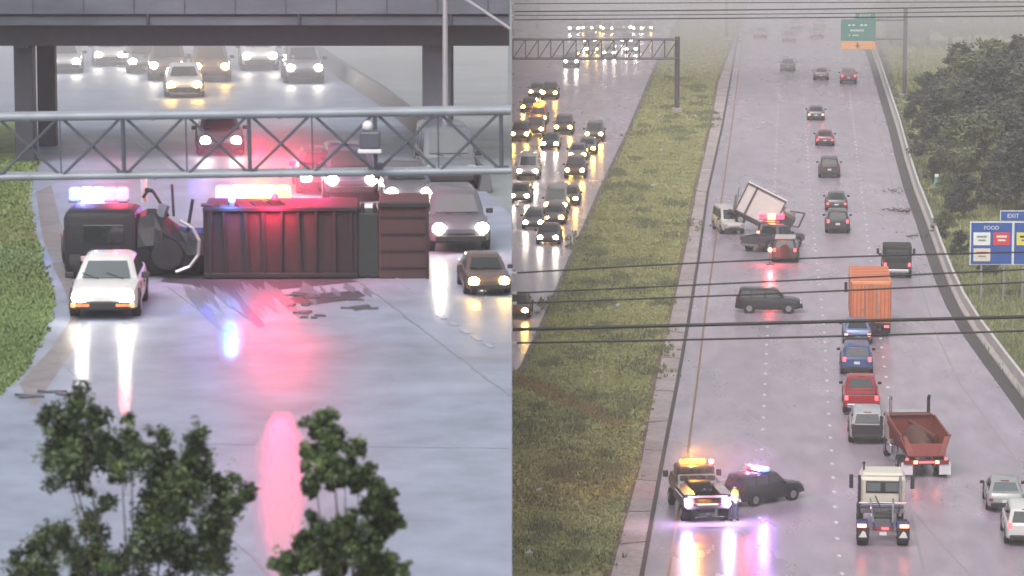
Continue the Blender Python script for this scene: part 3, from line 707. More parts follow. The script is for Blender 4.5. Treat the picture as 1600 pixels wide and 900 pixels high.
vehicle('suv', 1226, 412, (.055, .05, .05), 'dark boxy off-roader with spare wheel beside the red strobes', 'off-roader', name='off_roader', rz=R(-6), lights='tail', extras=jeep_ex)
def rescue_ex(t, s, pm):
    police_bar(t, 0, 1.82, [red_e, mat('orange strobe lit', (1, .6, .1), .3, emit=(1, .45, .08), es=7), red_e], -.3, 1.9, .6, .42)
    glow('red_lamp', (0, -.4, 2.2), (1, .16, .04), 190, t)
    MB().box((.55, -2.45, 1.35), (.28, .08, .22), .02).build('rear_strobe', mat('hot red strobe', (1, .2, .1), .3, emit=(1, .22, .08), es=6), t)
    pass
vehicle('suv', 1200, 385, (.05, .035, .045), 'police suv with glowing orange red light bar in front of the tipped truck', 'police car', name='police_suv', rz=R(-12), lights='brake', extras=rescue_ex)

# ------------------------------------------------------------------ person in yellow vest
def person():
    p = P(1147, 813) ; t = empty('person', p + Vector((0, 0, .0)), R(195), 'person in a yellow safety vest standing between the strobe lit truck and the police suv', 'person')
    J = {'pel': (0, 0, .95), 'spn': (0, .01, 1.2), 'chs': (0, .01, 1.40), 'nck': (0, .02, 1.53), 'hd': (0, .04, 1.66), 'top': (0, .03, 1.76),
         'hl': (-.10, 0, .90), 'kl': (-.13, .04, .50), 'al': (-.14, -.02, .08), 'tl': (-.15, .14, .04),
         'hr': (.10, 0, .90), 'kr': (.14, .03, .50), 'ar': (.17, -.02, .08), 'tr': (.19, .14, .04),
         'sl': (-.19, 0, 1.43), 'el': (-.27, .02, 1.16), 'wl': (-.22, .22, 1.02), 'pl': (-.20, .30, 1.0),
         'sr': (.19, 0, 1.43), 'er': (.28, -.02, 1.16), 'wr': (.30, .10, .92), 'pr': (.30, .13, .84)}
    E = [('pel', 'spn'), ('spn', 'chs'), ('chs', 'nck'), ('nck', 'hd'), ('hd', 'top'), ('pel', 'hl'), ('hl', 'kl'), ('kl', 'al'), ('al', 'tl'), ('pel', 'hr'), ('hr', 'kr'),
         ('kr', 'ar'), ('ar', 'tr'), ('chs', 'sl'), ('sl', 'el'), ('el', 'wl'), ('wl', 'pl'), ('chs', 'sr'), ('sr', 'er'), ('er', 'wr'), ('wr', 'pr')]
    rad = {'pel': .15, 'spn': .14, 'chs': .17, 'nck': .06, 'hd': .10, 'top': .07, 'hl': .10, 'kl': .065, 'al': .05, 'tl': .045, 'sl': .075, 'el': .05, 'wl': .035, 'pl': .04}
    ks = list(J)
    def skin(name, keys, edges, rr, m, root, sub=1):
        me = bpy.data.meshes.new(name); idx = {k: i for i, k in enumerate(keys)}
        me.from_pydata([J[k] for k in keys], [(idx[a], idx[b]) for a, b in edges if a in idx and b in idx], [])
        o = bpy.data.objects.new(name, me); COL.objects.link(o); o.parent = t; me.materials.append(m)
        o.modifiers.new('s', 'SKIN')
        for k in keys:
            sv = me.skin_vertices[0].data[idx[k]]; r_ = rr(k); sv.radius = (r_, r_); sv.use_root = (k == root)
        ss = o.modifiers.new('ss', 'SUBSURF'); ss.levels = ss.render_levels = sub
        bpy.context.view_layer.update()
        m2 = bpy.data.meshes.new_from_object(o.evaluated_get(bpy.context.evaluated_depsgraph_get())); o.modifiers.clear(); o.data = m2
        for p_ in m2.polygons: p_.use_smooth = True
        return o
    # fingers and thumb
    for s_, sx in (('l', -1), ('r', 1)):
        w0, p0 = Vector(J['w' + s_]), Vector(J['p' + s_]); d = (p0 - w0).normalized(); side = d.cross(Vector((0, 0, 1))).normalized() if abs(d.z) < .9 else Vector((1, 0, 0))
        for q in range(4):
            k1, k2 = 'f%s%d' % (s_, q), 'g%s%d' % (s_, q); o_ = side * (q - 1.5) * .022
            J[k1] = tuple(p0 + o_ + d * .045); J[k2] = tuple(p0 + o_ + d * (.075 - .006 * abs(q - 1)) + Vector((0, .01, -.022)))
            E += [('p' + s_, k1), (k1, k2)]; rad[k1] = .011; rad[k2] = .009
        J['t' + s_ + 'h'] = tuple(w0 + d * .05 + side * .05 * sx); E.append(('w' + s_, 't' + s_ + 'h')); rad['t' + s_ + 'h'] = .012
    ks = list(J)
    def rr(k):
        k2 = k if k in rad else k[0] + 'l'
        return rad.get(k2, .05)
    skn = mat('skin', (.42, .26, .19), .55)
    skin('body', ks, E, rr, skn, 'pel', 2)
    jk = mat('dark uniform cloth', (.03, .035, .06), .8)
    arms = ['pel', 'spn', 'chs', 'sl', 'el', 'wl', 'sr', 'er', 'wr']
    skin('jacket', arms, E, lambda k: rr(k) * 1.12 + .006, jk, 'pel')
    J['al2'] = (-.14, -.01, .12); J['ar2'] = (.17, -.01, .12)
    skin('trousers', ['pel', 'hl', 'kl', 'al2', 'hr', 'kr', 'ar2'], E + [('kl', 'al2'), ('kr', 'ar2')], lambda k: {'pel': .165, 'hl': .115, 'hr': .115, 'kl': .082, 'kr': .082}.get(k, .07), jk, 'pel')
    vest = mat('yellow hi-vis cloth', (.62, .72, .06), .7, emit=(.7, .85, .1), es=.0)
    m = MB()
    rings = []
    for z_, hx, hy in ((.88, .20, .15), (1.1, .20, .155), (1.3, .235, .165), (1.44, .23, .15), (1.50, .13, .11)):
        rings.append([(hx * math.cos(a), .01 + hy * math.sin(a), z_) for a in [i * math.pi / 7 for i in range(14)]])
    m.loft(rings); ve = m.build('safety_vest', vest, t, True)
    m = MB()
    for z_ in (1.02, 1.22):
        m.loft([[(hx * math.cos(a), .01 + hy * math.sin(a), z_ + dz) for a in [i * math.pi / 7 for i in range(14)]] for dz, hx, hy in ((0, .222, .172), (.05, .228, .176))])
    m.build('reflective_band', mat('silver reflective band', (.7, .7, .72), .3), ve)
    m = MB(); m.ball((0, .015, 1.70), .112, sc=(1, 1.08, .8)); m.build('hair', mat('dark hair', (.02, .015, .012), .7), t, True)
    m = MB(); m.ball((0, .145, 1.645), .018, sc=(.8, 1, 1.3)); m.build('nose', skn, t, True)
    m = MB()
    for sx in (-1, 1): m.ball((sx * .035, .128, 1.672), .011)
    m.build('eye', dark, t)
    m = MB(); m.box((0, .134, 1.60), (.045, .01, .008)); m.build('mouth', mat('lips', (.3, .1, .09), .5), t)
    for s_ in 'lr':
        a = J['a' + s_]; m = MB(); m.box((a[0], a[1] + .06, .055), (.10, .28, .11), .03); m.build('shoe', dark, t, True)
person()

# ------------------------------------------------------------------ barrier, gantry, signs, poles, wires (lower highway)
def barrier():
    t = empty('concrete_barrier', P(1600, 628), 0, 'long pale concrete barrier curving along the right shoulder', 'barrier')
    t.location = (0, 0, 0)
    cm = mat('pale barrier concrete', (.50, .47, .46), .6, var=.2, vscale=1.2, bump=.2)
    pts = [P(interp(B_R, v), v) for v in [900, 860, 820, 780, 740, 700, 660, 628, 600, 575, 550, 520, 500, 480, 460, 440, 420, 400, 375, 350, 325, 300, 275, 250, 225, 200, 178, 155, 132, 110, 90, 70, 50]]
    # resample to ~6 m segments
    out = [pts[0]]; acc = 0
    for a, b in zip(pts, pts[1:]):
        L = (b - a).length; n = max(1, round(L / 6.2))
        for i in range(1, n + 1): out.append(a.lerp(b, i / n))
    prof = [(-.30, 0), (-.28, .12), (-.12, .38), (-.09, 1.0), (.09, 1.0), (.12, .38), (.28, .12), (.30, 0)]
    prof2 = [(-.35, 0), (.35, 0), (.35, .05), (-.35, .05)]
    for a, b in zip(out, out[1:]):
        d = (b - a).normalized(); n = Vector((d.y, -d.x, 0)); a2 = a + d * .04; b2 = b - d * .04
        m = MB(); m.loft([[tuple(a2 + n * (x + .4) + Vector((0, 0, z))) for x, z in prof], [tuple(b2 + n * (x + .4) + Vector((0, 0, z))) for x, z in prof]])
        m.build('barrier_segment', cm, t)
    m = MB()
    for a, b in zip(out, out[1:]):
        d = (b - a).normalized(); n = Vector((d.y, -d.x, 0))
        m.slab([a + n * -.75, b + n * -.75, b + n * .08, a + n * .08], (0, 0, 1), .02)
        m.slab([a + n * .72, b + n * .72, b + n * 1.6, a + n * 1.6], (0, 0, 1), .03)
    tag(m.build('barrier_gutter', mat('dark wet gutter mud', (.06, .05, .05), .6, var=.4)), 'dark wet gutter at the foot of the concrete barrier', kind='structure')
barrier()

def truss(t, x0, x1, y, zlo, zhi, n, r, rd, m_, cross=False, dy=1.0, sub=True):
    for z in (zlo, zhi):
        for yy in ((y, y + dy) if dy else (y,)): MB().cyl((x0, yy, z), (x1, yy, z), r, 10).build('chord', m_, t, True)
    xs = [x0 + (x1 - x0) * i / n for i in range(n + 1)]
    for yy in ((y, y + dy) if dy else (y,)):
        for i in range(n + 1): MB().cyl((xs[i], yy, zlo), (xs[i], yy, zhi), rd, 6).build('vertical_strut', m_, t)
        for i in range(n):
            a, b = (zlo, zhi) if (i % 2 or not cross) else (zhi, zlo)
            if cross or yy == y:
                MB().cyl((xs[i], yy - .01, a), (xs[i + 1], yy - .01, b), rd, 6).build('diagonal_brace', m_, t)
            if cross: MB().cyl((xs[i], yy + .06, b), (xs[i + 1], yy + .06, a), rd, 6).build('diagonal_brace', m_, t)
def lower_gantry():
    g = P(1058, 176); D = g.y; hi = PD(1058, 62, D).z; lo = PD(1058, 92, D).z
    t = empty('sign_gantry', (g.x, D, 0), 0, 'dark steel truss gantry spanning the opposing carriageway from a median post', 'gantry')
    dm = mat('dark gantry steel', (.10, .09, .11), .5, .4)
    truss(t, -g.x + .1, 0, 0, lo, hi, 13, .10, .055, dm, False, .9)
    MB().cyl((0, .45, 0), (0, .45, hi + .3), .28, 14).build('post', dm, t, True)
    MB().box((0, .45, .25), (1.0, 1.0, .5), .05).build('footing', conc, t)
lower_gantry()

def upper_gantry():
    D = 85; t = empty('sign_gantry', (-14.5, D, PLZ), 0, 'pale silver cross braced truss gantry over the upper highway', 'gantry')
    zl, zh = PD(400, 272, D).z - PLZ, PD(400, 177, D).z - PLZ
    sm = mat('pale silver gantry steel', (.27, .29, .33), .55, .3, var=.35, vscale=1.2); dk = mat('dark blue grey brace steel', (.10, .11, .14), .5, .4)
    t.rotation_euler = (0, R(-.75), 0)
    zl -= .11; zh -= .13; x1 = 14.56; step = 197 / F * 86.6
    xv = [(u - 800) / F * 85.35 + 14.5 for u in [1 + 98.4 * k for k in range(-2, 9)]]
    for z, r in ((zl, .085), (zh, .105)):
        for yy in (0, .8): MB().cyl((-2, yy, z), (x1, yy, z), r if yy == 0 else r * .6, 12).build('chord', sm, t, True)
    for i, x in enumerate(xv):
        MB().cyl((x, 0, zl), (x, 0, zh), .05 if i % 2 == 0 else .018, 8).build('vertical_strut', dk, t)
        if i % 2 == 0: MB().box((x, 0, zl + .07), (.36, .08, .12)).build('gusset_plate', dk, t)
        if i < len(xv) - 1:
            MB().cyl((x, -.03, zl), (xv[i + 1], -.03, zh), .035, 6).build('diagonal_brace', dk, t)
            MB().cyl((x, .05, zh), (xv[i + 1], .05, zl), .035, 6).build('diagonal_brace', dk, t)
            MB().cyl((x, 0, zh), (x, .8, zh), .04, 6).build('cross_strut', dk, t)
            if i % 2 == 0:
                for z, r in ((zl, .105), (zh, .125)): MB().cyl((x + .7, 0, z), (x + .76, 0, z), r, 12).build('chord_flange', sm, t)
    MB().cyl((-2, .4, 0), (-2, .4, zh + .3), .3, 16).build('post', sm, t, True)
    MB().cyl((-2, .4, -.1), (-2, .4, .4), .6, 16).build('footing', conc, t)
    f = PD(578, 205, D - .5)
    b = MB().box((0, 0, 0), (.5, .4, .42), .05).build('detector_box', mat('dark detector housing', (.09, .09, .12), .4), None)
    tag(b, 'small dark detector box with pale lens hung on the silver gantry', 'detector'); b.location = (f.x, f.y, f.z - .2)
    MB().ball((-.05, -.12, .34), .13).build('lens', mat('pale dome', (.7, .7, .75), .3), b, True)
    MB().box((0, -.15, -.26), (.56, .2, .09), .02).build('mounting_plate', mat('pale dome', (.7, .7, .75), .3), b)
    MB().cyl((0, .2, -.1), (0, .5, .1), .04, 6).build('bracket', dk, b)
upper_gantry()

def overhead_sign():
    base = P(1413, 152); D = base.y
    t = empty('overhead_sign', base, 0, 'green overhead exit sign with orange bottom panel on a tall pole', 'road sign')
    pm = mat('dark pole steel', (.12, .11, .13), .5, .4)
    top = PD(1413, 12, D).z
    def q(u, v): p = PD(u, v, D - .8) - base; return p
    MB().cyl((0, 0, 0), (0, 0, top), .24, 14).build('pole', pm, t, True)
    MB().box((0, 0, .2), (1, 1, .4), .05).build('footing', conc, t)
    for v in (32, 62):
        a = q(1316, v); MB().cyl((0, 0, a.z), (a.x, -.25, a.z), .11, 8).build('arm', pm, t)
    gm = mat('green sign sheeting', (.03, .19, .15), .4, var=.08); ow = mat('orange sign sheeting', (.80, .36, .12), .4, var=.06); wt = mat('sign white', (.72, .76, .74), .4)
    def panel(u0, v0, u1, v1, m_, name, d=0.):
        a, b = q(u0, v0), q(u1, v1); c = (a + b) / 2
        return MB().box((c.x, -.8 - d, c.z), (abs(b.x - a.x), .08, abs(a.z - b.z)), .02).build(name, m_, t)
    p1 = panel(1314, 31, 1368, 64, gm, 'sign_panel'); panel(1337, 20, 1368, 30.2, gm, 'exit_tab'); panel(1314, 64.6, 1368, 77, ow, 'exit_only_panel')
    for (u0, v0, u1, v1) in ((1318, 38, 1362, 40.5), (1328, 46, 1350, 49), (1322, 54, 1345, 56)):
        a, b = q(u0, v0), q(u1, v1); c = (a + b) / 2
        w = (b.x - a.x) / 7; m = MB()
        for i in range(7):
            if random.random() < .85: m.box((a.x + w * (i + .5), -.85, c.z), (w * .7, .03, abs(a.z - b.z)))
        m.build('lettering', wt, p1)
    a = q(1352, 25.2); text('EXIT', .62, (a.x, -.852, a.z), (R(90), 0, 0), wt, t)
    a = q(1340, 70.5); m = MB(); m.box((a.x, -.86, a.z + .16), (.12, .03, .4)); m.slab([(a.x - .3, -.86, a.z), (a.x + .3, -.86, a.z), (a.x, -.86, a.z - .34)], (0, -1, 0), .03); m.build('down_arrow', dark, t)
overhead_sign()

def service_sign():
    b0 = P(1548, 470); D = b0.y
    t = empty('service_sign', b0, 0, 'large blue service sign with logo squares behind the right barrier', 'road sign')
    bl = mat('blue sign sheeting', (.025, .085, .33), .4, var=.06); wt = mat('sign white', (.72, .76, .74), .4)
    rd = mat('red logo', (.62, .05, .06), .4); be = mat('beige logo', (.66, .60, .50), .4); yl = mat('yellow logo', (.70, .62, .12), .4)
    def box(u0, v0, u1, v1, m_, name, par, y, th=.05, bev=0.):
        a, b = PD(u0, v0, D) - b0, PD(u1, v1, D) - b0; c = (a + b) / 2
        return MB().box((c.x, y, c.z), (abs(b.x - a.x), th, abs(a.z - b.z)), bev).build(name, m_, par)
    for u in (1535, 1570, 1600, 1640):
        a = PD(u, 350, D) - b0; MB().box((a.x, .15, a.z / 2), (.12, .18, a.z)).build('post', steel, t)
    for (u0, u1) in ((1516, 1582), (1583.5, 1652)):
        box(u0, 346, u1, 414, wt, 'sign_border', t, .03, .04, .01); pn = box(u0 + 1.8, 348, u1 - 1.8, 412.2, bl, 'sign_panel', t, -.01, .05)
        for (c0, r0, m_) in ((0, 0, wt if u0 < 1550 else yl), (1, 0, rd if u0 < 1550 else wt), (0, 1, be)) if u0 < 1550 else ((0, 0, yl), (1, 0, wt)):
            uu = u0 + 5 + c0 * 31; vv = 363 + r0 * 25
            lg = box(uu, vv, uu + 26, vv + 20, m_, 'logo_panel', pn, -.045, .03)
            box(uu + 5, vv + 5, uu + 21, vv + 8, {wt.name: steel, rd.name: wt, be.name: rd, yl.name: dark}[m_.name], 'logo_mark', t, -.068, .012)
            box(uu + 7, vv + 11, uu + 19, vv + 13.5, {wt.name: steel, rd.name: wt, be.name: steel, yl.name: bl}[m_.name], 'logo_mark', t, -.068, .012)
        a = PD((u0 + u1) / 2, 356, D) - b0; text('FOOD' if u0 < 1550 else 'GAS', .36, (a.x, -.045, a.z), (R(90), 0, 0), wt, t)
    box(1563, 329, 1616, 345, wt, 'tab_border', t, .03, .04); box(1564.2, 330.2, 1614.8, 344.5, bl, 'exit_tab', t, -.01, .05)
    a = PD(1583, 337.5, D) - b0; text('EXIT', .40, (a.x, -.045, a.z), (R(90), 0, 0), wt, t)
service_sign()

def small_signs():
    bl = mat('blue sign sheeting', (.025, .085, .33), .4); wt = mat('sign white', (.72, .76, .74), .4)
    b = P(1488, 262); t = empty('route_sign', b, 0, 'small white square sign with blue header in front of the dark trees', 'road sign')
    D = b.y; s = PD(1488, 205, D).z
    MB().cyl((0, 0, 0), (0, 0, s + .6), .05, 8).build('post', steel, t)
    MB().box((0, -.06, s), (1.05, .04, 1.05), .02).build('sign_panel', wt, t); MB().box((0, -.07, s + .8), (1.2, .04, .42), .02).build('header_panel', bl, t)
    MB().box((0, -.09, s), (.55, .02, .5), .02).build('route_mark', steel, t)
    MB().box((.75, -.05, s - .95), (.5, .04, .4), .02, rot=(0, 30, 0)).build('arrow_panel', mat('pale blue panel', (.45, .52, .66), .5), t)
    b = P(1463, 306); t = empty('mile_marker', b, 0, 'narrow pale green marker plate standing behind the barrier', 'marker')
    MB().cyl((0, 0, 0), (0, 0, 1.6), .05, 8).build('post', steel, t)
    MB().box((0, -.06, .95), (.42, .04, 1.25), .02).build('marker_plate', mat('pale green sheeting', (.18, .42, .32), .4), t)
    MB().box((0, -.07, 1.75), (.34, .04, .3), .02).build('number_plate', wt, t)
small_signs()

def poles():
    pm = mat('weathered utility pole wood', (.12, .105, .11), .8, var=.25)
    for (u, vt, vb, l) in ((1135, -30, 58, 'dark utility pole at the far end of the median'), (840, -40, 45, 'faint utility pole far beyond the opposing lanes')):
        b = P(u, vb); t = empty('utility_pole', b, 0, l, 'utility pole', 'utility poles in the mist'); z = PD(u, vt, b.y).z
        MB().cyl((0, 0, 0), (0, 0, z), .28, 10, .2).build('pole', pm, t, True)
        MB().box((0, -.2, z - .8), (3.2, .16, .2)).build('crossarm', pm, t)
        for x in (-1.4, -.5, .5, 1.4): MB().cyl((x, -.2, z - .7), (x, -.2, z - .4), .08, 8).build('insulator', platem, t)
    wm = mat('black cable sheath', (.012, .012, .014), .5)
    def wire(pts, D, r, label, grp):
        a = [PD(u, v, D) for u, v in pts]
        # through the photographed points: quadratic sag
        cu = bpy.data.curves.new('power_line', 'CURVE'); cu.dimensions = '3D'; cu.bevel_depth = r; cu.bevel_resolution = 1; cu.resolution_u = 12
        x0, x1 = .02, a[-1].x + 3
        xs = [p.x for p in a]; zs = [p.z for p in a]
        def zf(x):          # Lagrange through the three points
            r_ = 0
            for i in range(3):
                l = 1
                for j in range(3):
                    if i != j: l *= (x - xs[j]) / (xs[i] - xs[j])
                r_ += l * zs[i]
            return r_
        n = 24; sp = cu.splines.new('POLY'); sp.points.add(n)
        for i in range(n + 1):
            x = x0 + (x1 - x0) * i / n; sp.points[i].co = (x, D, zf(x), 1)
        o = bpy.data.objects.new('power_line', cu); COL.objects.link(o); bpy.context.view_layer.update()
        me = bpy.data.meshes.new_from_object(o.evaluated_get(bpy.context.evaluated_depsgraph_get())); bpy.data.objects.remove(o); me.materials.clear(); me.materials.append(wm)
        o = bpy.data.objects.new('power_line', me); COL.objects.link(o); tag(o, label, 'cable', grp)
        MB().cyl((0.0, D, zf(0.02)), (.16, D, zf(.1)), .05, 8).build('insulator', platem, o)
        return zf(x1), x1
    g = 'power lines crossing in front of the highway'; ends = []
    for pts, r, l in ((((800, 427), (1200, 406), (1600, 394)), .03, 'topmost thin cable of the near bundle, above the black canopy pickup'),
                      (((800, 458), (1200, 440), (1600, 421)), .03, 'thin cable crossing the top of the orange truck'),
                      (((800, 474), (1200, 459), (1600, 441)), .03, 'thin cable crossing the broadside black suv roof'),
                      (((800, 515), (1200, 505), (1600, 495)), .062, 'thickest black cable crossing the foot of the orange truck'),
                      (((800, 536), (1200, 528), (1600, 517)), .036, 'lowest cable of the near bundle, under the thick one')):
        ends.append(wire(pts, 118, r, l, g))
    x1 = ends[0][1]; t = empty('utility_pole', (x1 + .3, 118, 0), 0, 'tall utility pole right of the frame carrying the near cables', 'utility pole')
    MB().cyl((0, .25, 0), (0, .25, 21.5), .22, 12, .16).build('pole', pm, t, True)
    for z, x in ends: MB().cyl((-.3, 0, z), (.0, .2, z), .05, 8).build('insulator', platem, t)
    g = 'power lines far up the road'
    for pts, l in ((((800, 18), (1200, 15), (1600, 10)), 'upper far cable along the top of the picture'), (((800, 31), (1200, 28), (1600, 25)), 'lowest far cable passing the head of the green sign'),
                   (((800, 24), (1200, 22), (1600, 17)), 'middle far cable between two others'), (((800, 6), (1200, 4), (1600, 3)), 'highest faint far cable')):
        wire(pts, 262, .034 if 'middle' in l or 'highest' in l else .05, l, g)
poles()

# debris and litter on the lower ground
def debris():
    bm_ = mat('dark wet branch', (.05, .04, .035), .8); gm = mat('torn green leaves', (.05, .07, .03), .8)
    for k, (u, v, n, l) in enumerate(((1410, 331, 16, 'broken leafy branch lying on the right shoulder'), (1396, 300, 7, 'small twigs on the shoulder above the larger branch'), (1436, 371, 6, 'thin broken stick by the barrier'))):
        p = P(u, v); t = empty('fallen_branch', p, random.uniform(-1, 1), l, 'branch', 'branches on the shoulder')
        m = MB()
        for i in range(n): a = random.uniform(0, 6.3); r = random.uniform(.3, 1.3); x, y = random.uniform(-.7, .7), random.uniform(-.9, .9); m.cyl((x, y, .06), (x + r * math.cos(a), y + r * math.sin(a), random.uniform(.08, .3)), .035, 5, .01)
        m.build('twig', bm_, t)
        m = MB()
        for i in range(n * 6):
            c = Vector((random.gauss(0, .7), random.gauss(0, .9), random.uniform(.06, .3))); q = Vector((random.uniform(-.14, .14), random.uniform(-.14, .14), .05)); r_ = Vector((random.uniform(-.1, .1), random.uniform(-.1, .1), .03))
            m.bm.faces.new([m.bm.verts.new(c + s) for s in (-q, r_, q)])
        tag(m.build('leaves', gm, t), kind='stuff')
    for (u, v, l) in ((1030, 183, 'white litter scrap beside the gantry post'), (1085, 183, 'thin pale stake in the median grass'), (1020, 292, 'white bag in the median grass'), (965, 480, 'pale scrap in the grass below the thin cables'),
                      (1033, 236, 'small pale scrap in the upper median'), (843, 770, 'white scrap at the lower left of the median'), (826, 868, 'crumpled white bag at the bottom of the median')):
        p = P(u, v); m = MB(); m.ball((0, 0, .12), .22, sc=(.9, .7, .55))
        for q in m.bm.verts: q.co += Vector((random.uniform(-.06, .06),) * 3)
        o = m.build('litter', mat('pale plastic litter', (.38, .38, .38), .5)); o.location = p; tag(o, l, 'litter', 'litter in the median grass')
debris()

# ------------------------------------------------------------------ grass tufts (stuff)
def in_poly(p, poly):
    x, y = p; c = False; j = len(poly) - 1
    for i in range(len(poly)):
        xi, yi = poly[i]; xj, yj = poly[j]
        if (yi > y) != (yj > y) and x < (xj - xi) * (y - yi) / (yj - yi) + xi: c = not c
        j = i
    return c
def tufts(name, n, sampler, z, m_, label, h=(.08, .3), wd=(.1, .3)):
    verts, faces = [], []
    for i in range(n):
        p = sampler()
        if p is None: continue
        x, y = p; hh = random.uniform(*h); ww = random.uniform(*wd)
        for q in range(5):
            a = random.uniform(0, 6.3); ox, oy = random.gauss(0, ww * .5), random.gauss(0, ww * .5); k = len(verts)
            verts += [(x + ox - .07 * math.cos(a), y + oy - .07 * math.sin(a), z), (x + ox + .07 * math.cos(a), y + oy + .07 * math.sin(a), z), (x + ox + random.gauss(0, .08), y + oy + random.gauss(0, .08), z + hh)]
            faces.append((k, k + 1, k + 2))
    me = bpy.data.meshes.new(name); me.from_pydata(verts, [], faces); me.materials.append(m_)
    o = bpy.data.objects.new(name, me); COL.objects.link(o); tag(o, label, 'grass', kind='stuff'); return o
gcols = [mat('grass blades olive', (.34, .345, .155), .8, var=.4, vscale=.3), mat('grass blades dark', (.20, .21, .11), .8, var=.4, vscale=.3), mat('dry grass blades', (.32, .24, .12), .8, var=.3, vscale=.3)]
def s_median():
    v = random.uniform(40, 1) + random.random() ** 1.0 * 860; a, b = max(802, interp(G_L, v)), interp(G_R, v)
    if b <= a: return None
    q = P(random.uniform(a, b), v); return (q.x, q.y)
tufts('median_grass', 26000, s_median, 0, gcols[0], 'short olive grass covering the median', (.05, .18))
blobs = [(random.uniform(0, 1), random.uniform(120, 900), random.uniform(.5, 1.6)) for _ in range(95)]
def s_weed():
    k, v, r = random.choice(blobs); a, b = max(802, interp(G_L, v)), interp(G_R, v); q = P(a + (b - a) * k, v)
    return (q.x + random.gauss(0, r * .5), q.y + random.gauss(0, r * 1.1))
tufts('median_weeds', 6000, s_weed, 0, gcols[1], 'darker weed patches dotted over the median', (.12, .32))
def s_path():
    k = random.random(); v = 590 + 75 * k; q = P(805 + 165 * k + random.gauss(0, 6), v + random.gauss(0, 5)); return (q.x, q.y)
tufts('dry_grass', 2500, s_path, 0, gcols[2], 'dry yellow strip of grass across the median', (.05, .2))
def s_right():
    v = random.uniform(70, 640); b = interp(B_R, v) + 14; q = P(random.uniform(b, 1640), v)
    return (q.x, q.y) if b < 1640 else None
tufts('bank_grass', 16000, s_right, 0, gcols[0], 'green grass on the bank behind the barrier', (.08, .3))
tufts('bank_weeds', 5000, s_right, 0, gcols[1], 'dark weeds on the bank behind the barrier', (.2, .6), (.3, .6))
vpoly = [(-40, 660)] + VERGE + [(-60, 200)]
def s_verge():
    for _ in range(20):
        u, v = random.uniform(-30, 82), random.uniform(250, 620)
        if in_poly((u, v), vpoly): q = P(u, v); return (q.x, q.y)
tufts('verge_grass', 9000, s_verge, PLZ, mat('verge grass blades', (.17, .235, .085), .8, var=.4, vscale=.3), 'green grass on the curved verge', (.05, .16), (.06, .15))

# ------------------------------------------------------------------ trees
def leaf_mesh(name, blobs_, n, size, m_):
    """leaf-sized triangles and quads spread through clump volumes"""
    verts, faces = [], []
    tot = sum(b[3] ** 2 for b in blobs_)
    for (x, y, z, r) in blobs_:
        k = max(6, int(n * r * r / tot)); sub = [(random.gauss(0, .5), random.gauss(0, .5), random.gauss(0, .5)) for _ in range(7)]
        for i in range(k):
            s_ = random.choice(sub); d = Vector((random.gauss(0, 1), random.gauss(0, 1), random.gauss(0, 1))).normalized() * random.random() ** .5 * .55
            c = Vector((x, y, z)) + (Vector(s_) * .8 + d * .9) * r
            a = Vector((random.gauss(0, 1), random.gauss(0, 1), random.gauss(0, .7))).normalized(); b = a.cross(Vector((random.gauss(0, 1), random.gauss(0, 1), random.gauss(0, 1)))).normalized()
            L = size * random.uniform(.6, 1.3); W_ = L * .45; q = len(verts)
            verts += [tuple(c - a * L * .5), tuple(c + b * W_ * .5), tuple(c + a * L * .5), tuple(c - b * W_ * .5)]; faces.append((q, q + 1, q + 2, q + 3))
    me = bpy.data.meshes.new(name); me.from_pydata(verts, [], faces); me.materials.append(m_); return me
leafm = []
for i, c in enumerate([(.085, .095, .068), (.14, .155, .085), (.062, .072, .060)]):
    leafm.append(mat('far foliage %d' % i, c, .7, var=.5, vscale=.7))
TREEV = []
def make_tree(vn):
    random.seed(50 + vn); H = 10.0; bl = []
    for i in range(34):
        h = random.uniform(.22, 1.0); rr_ = 3.3 * math.sin(min(1, (1.06 - h) * 1.5) * math.pi / 2); a = random.uniform(0, 6.3); k = random.random() ** .6
        bl.append((rr_ * k * math.cos(a), rr_ * k * math.sin(a), H * h, random.uniform(.75, 1.5)))
    t = empty('tree'); 
    m = MB(); m.cyl((0, 0, -.2), (0, 0, 4), .28, 8, .17); m.cyl((0, 0, 4), (.2, 0, 8), .17, 8, .06); m.build('trunk', mat('bark', (.09, .075, .06), .9), t)
    for b in bl[:9]: m = MB(); m.cyl((0, 0, max(1.5, b[2] - 2.5)), b[:3], .08, 6, .03); m.build('limb', mat('bark', (.09, .075, .06), .9), t)
    me = leaf_mesh('crown', bl, 9000, .46, leafm[vn % 3]); o = bpy.data.objects.new('crown', me); COL.objects.link(o); o.parent = t
    return t
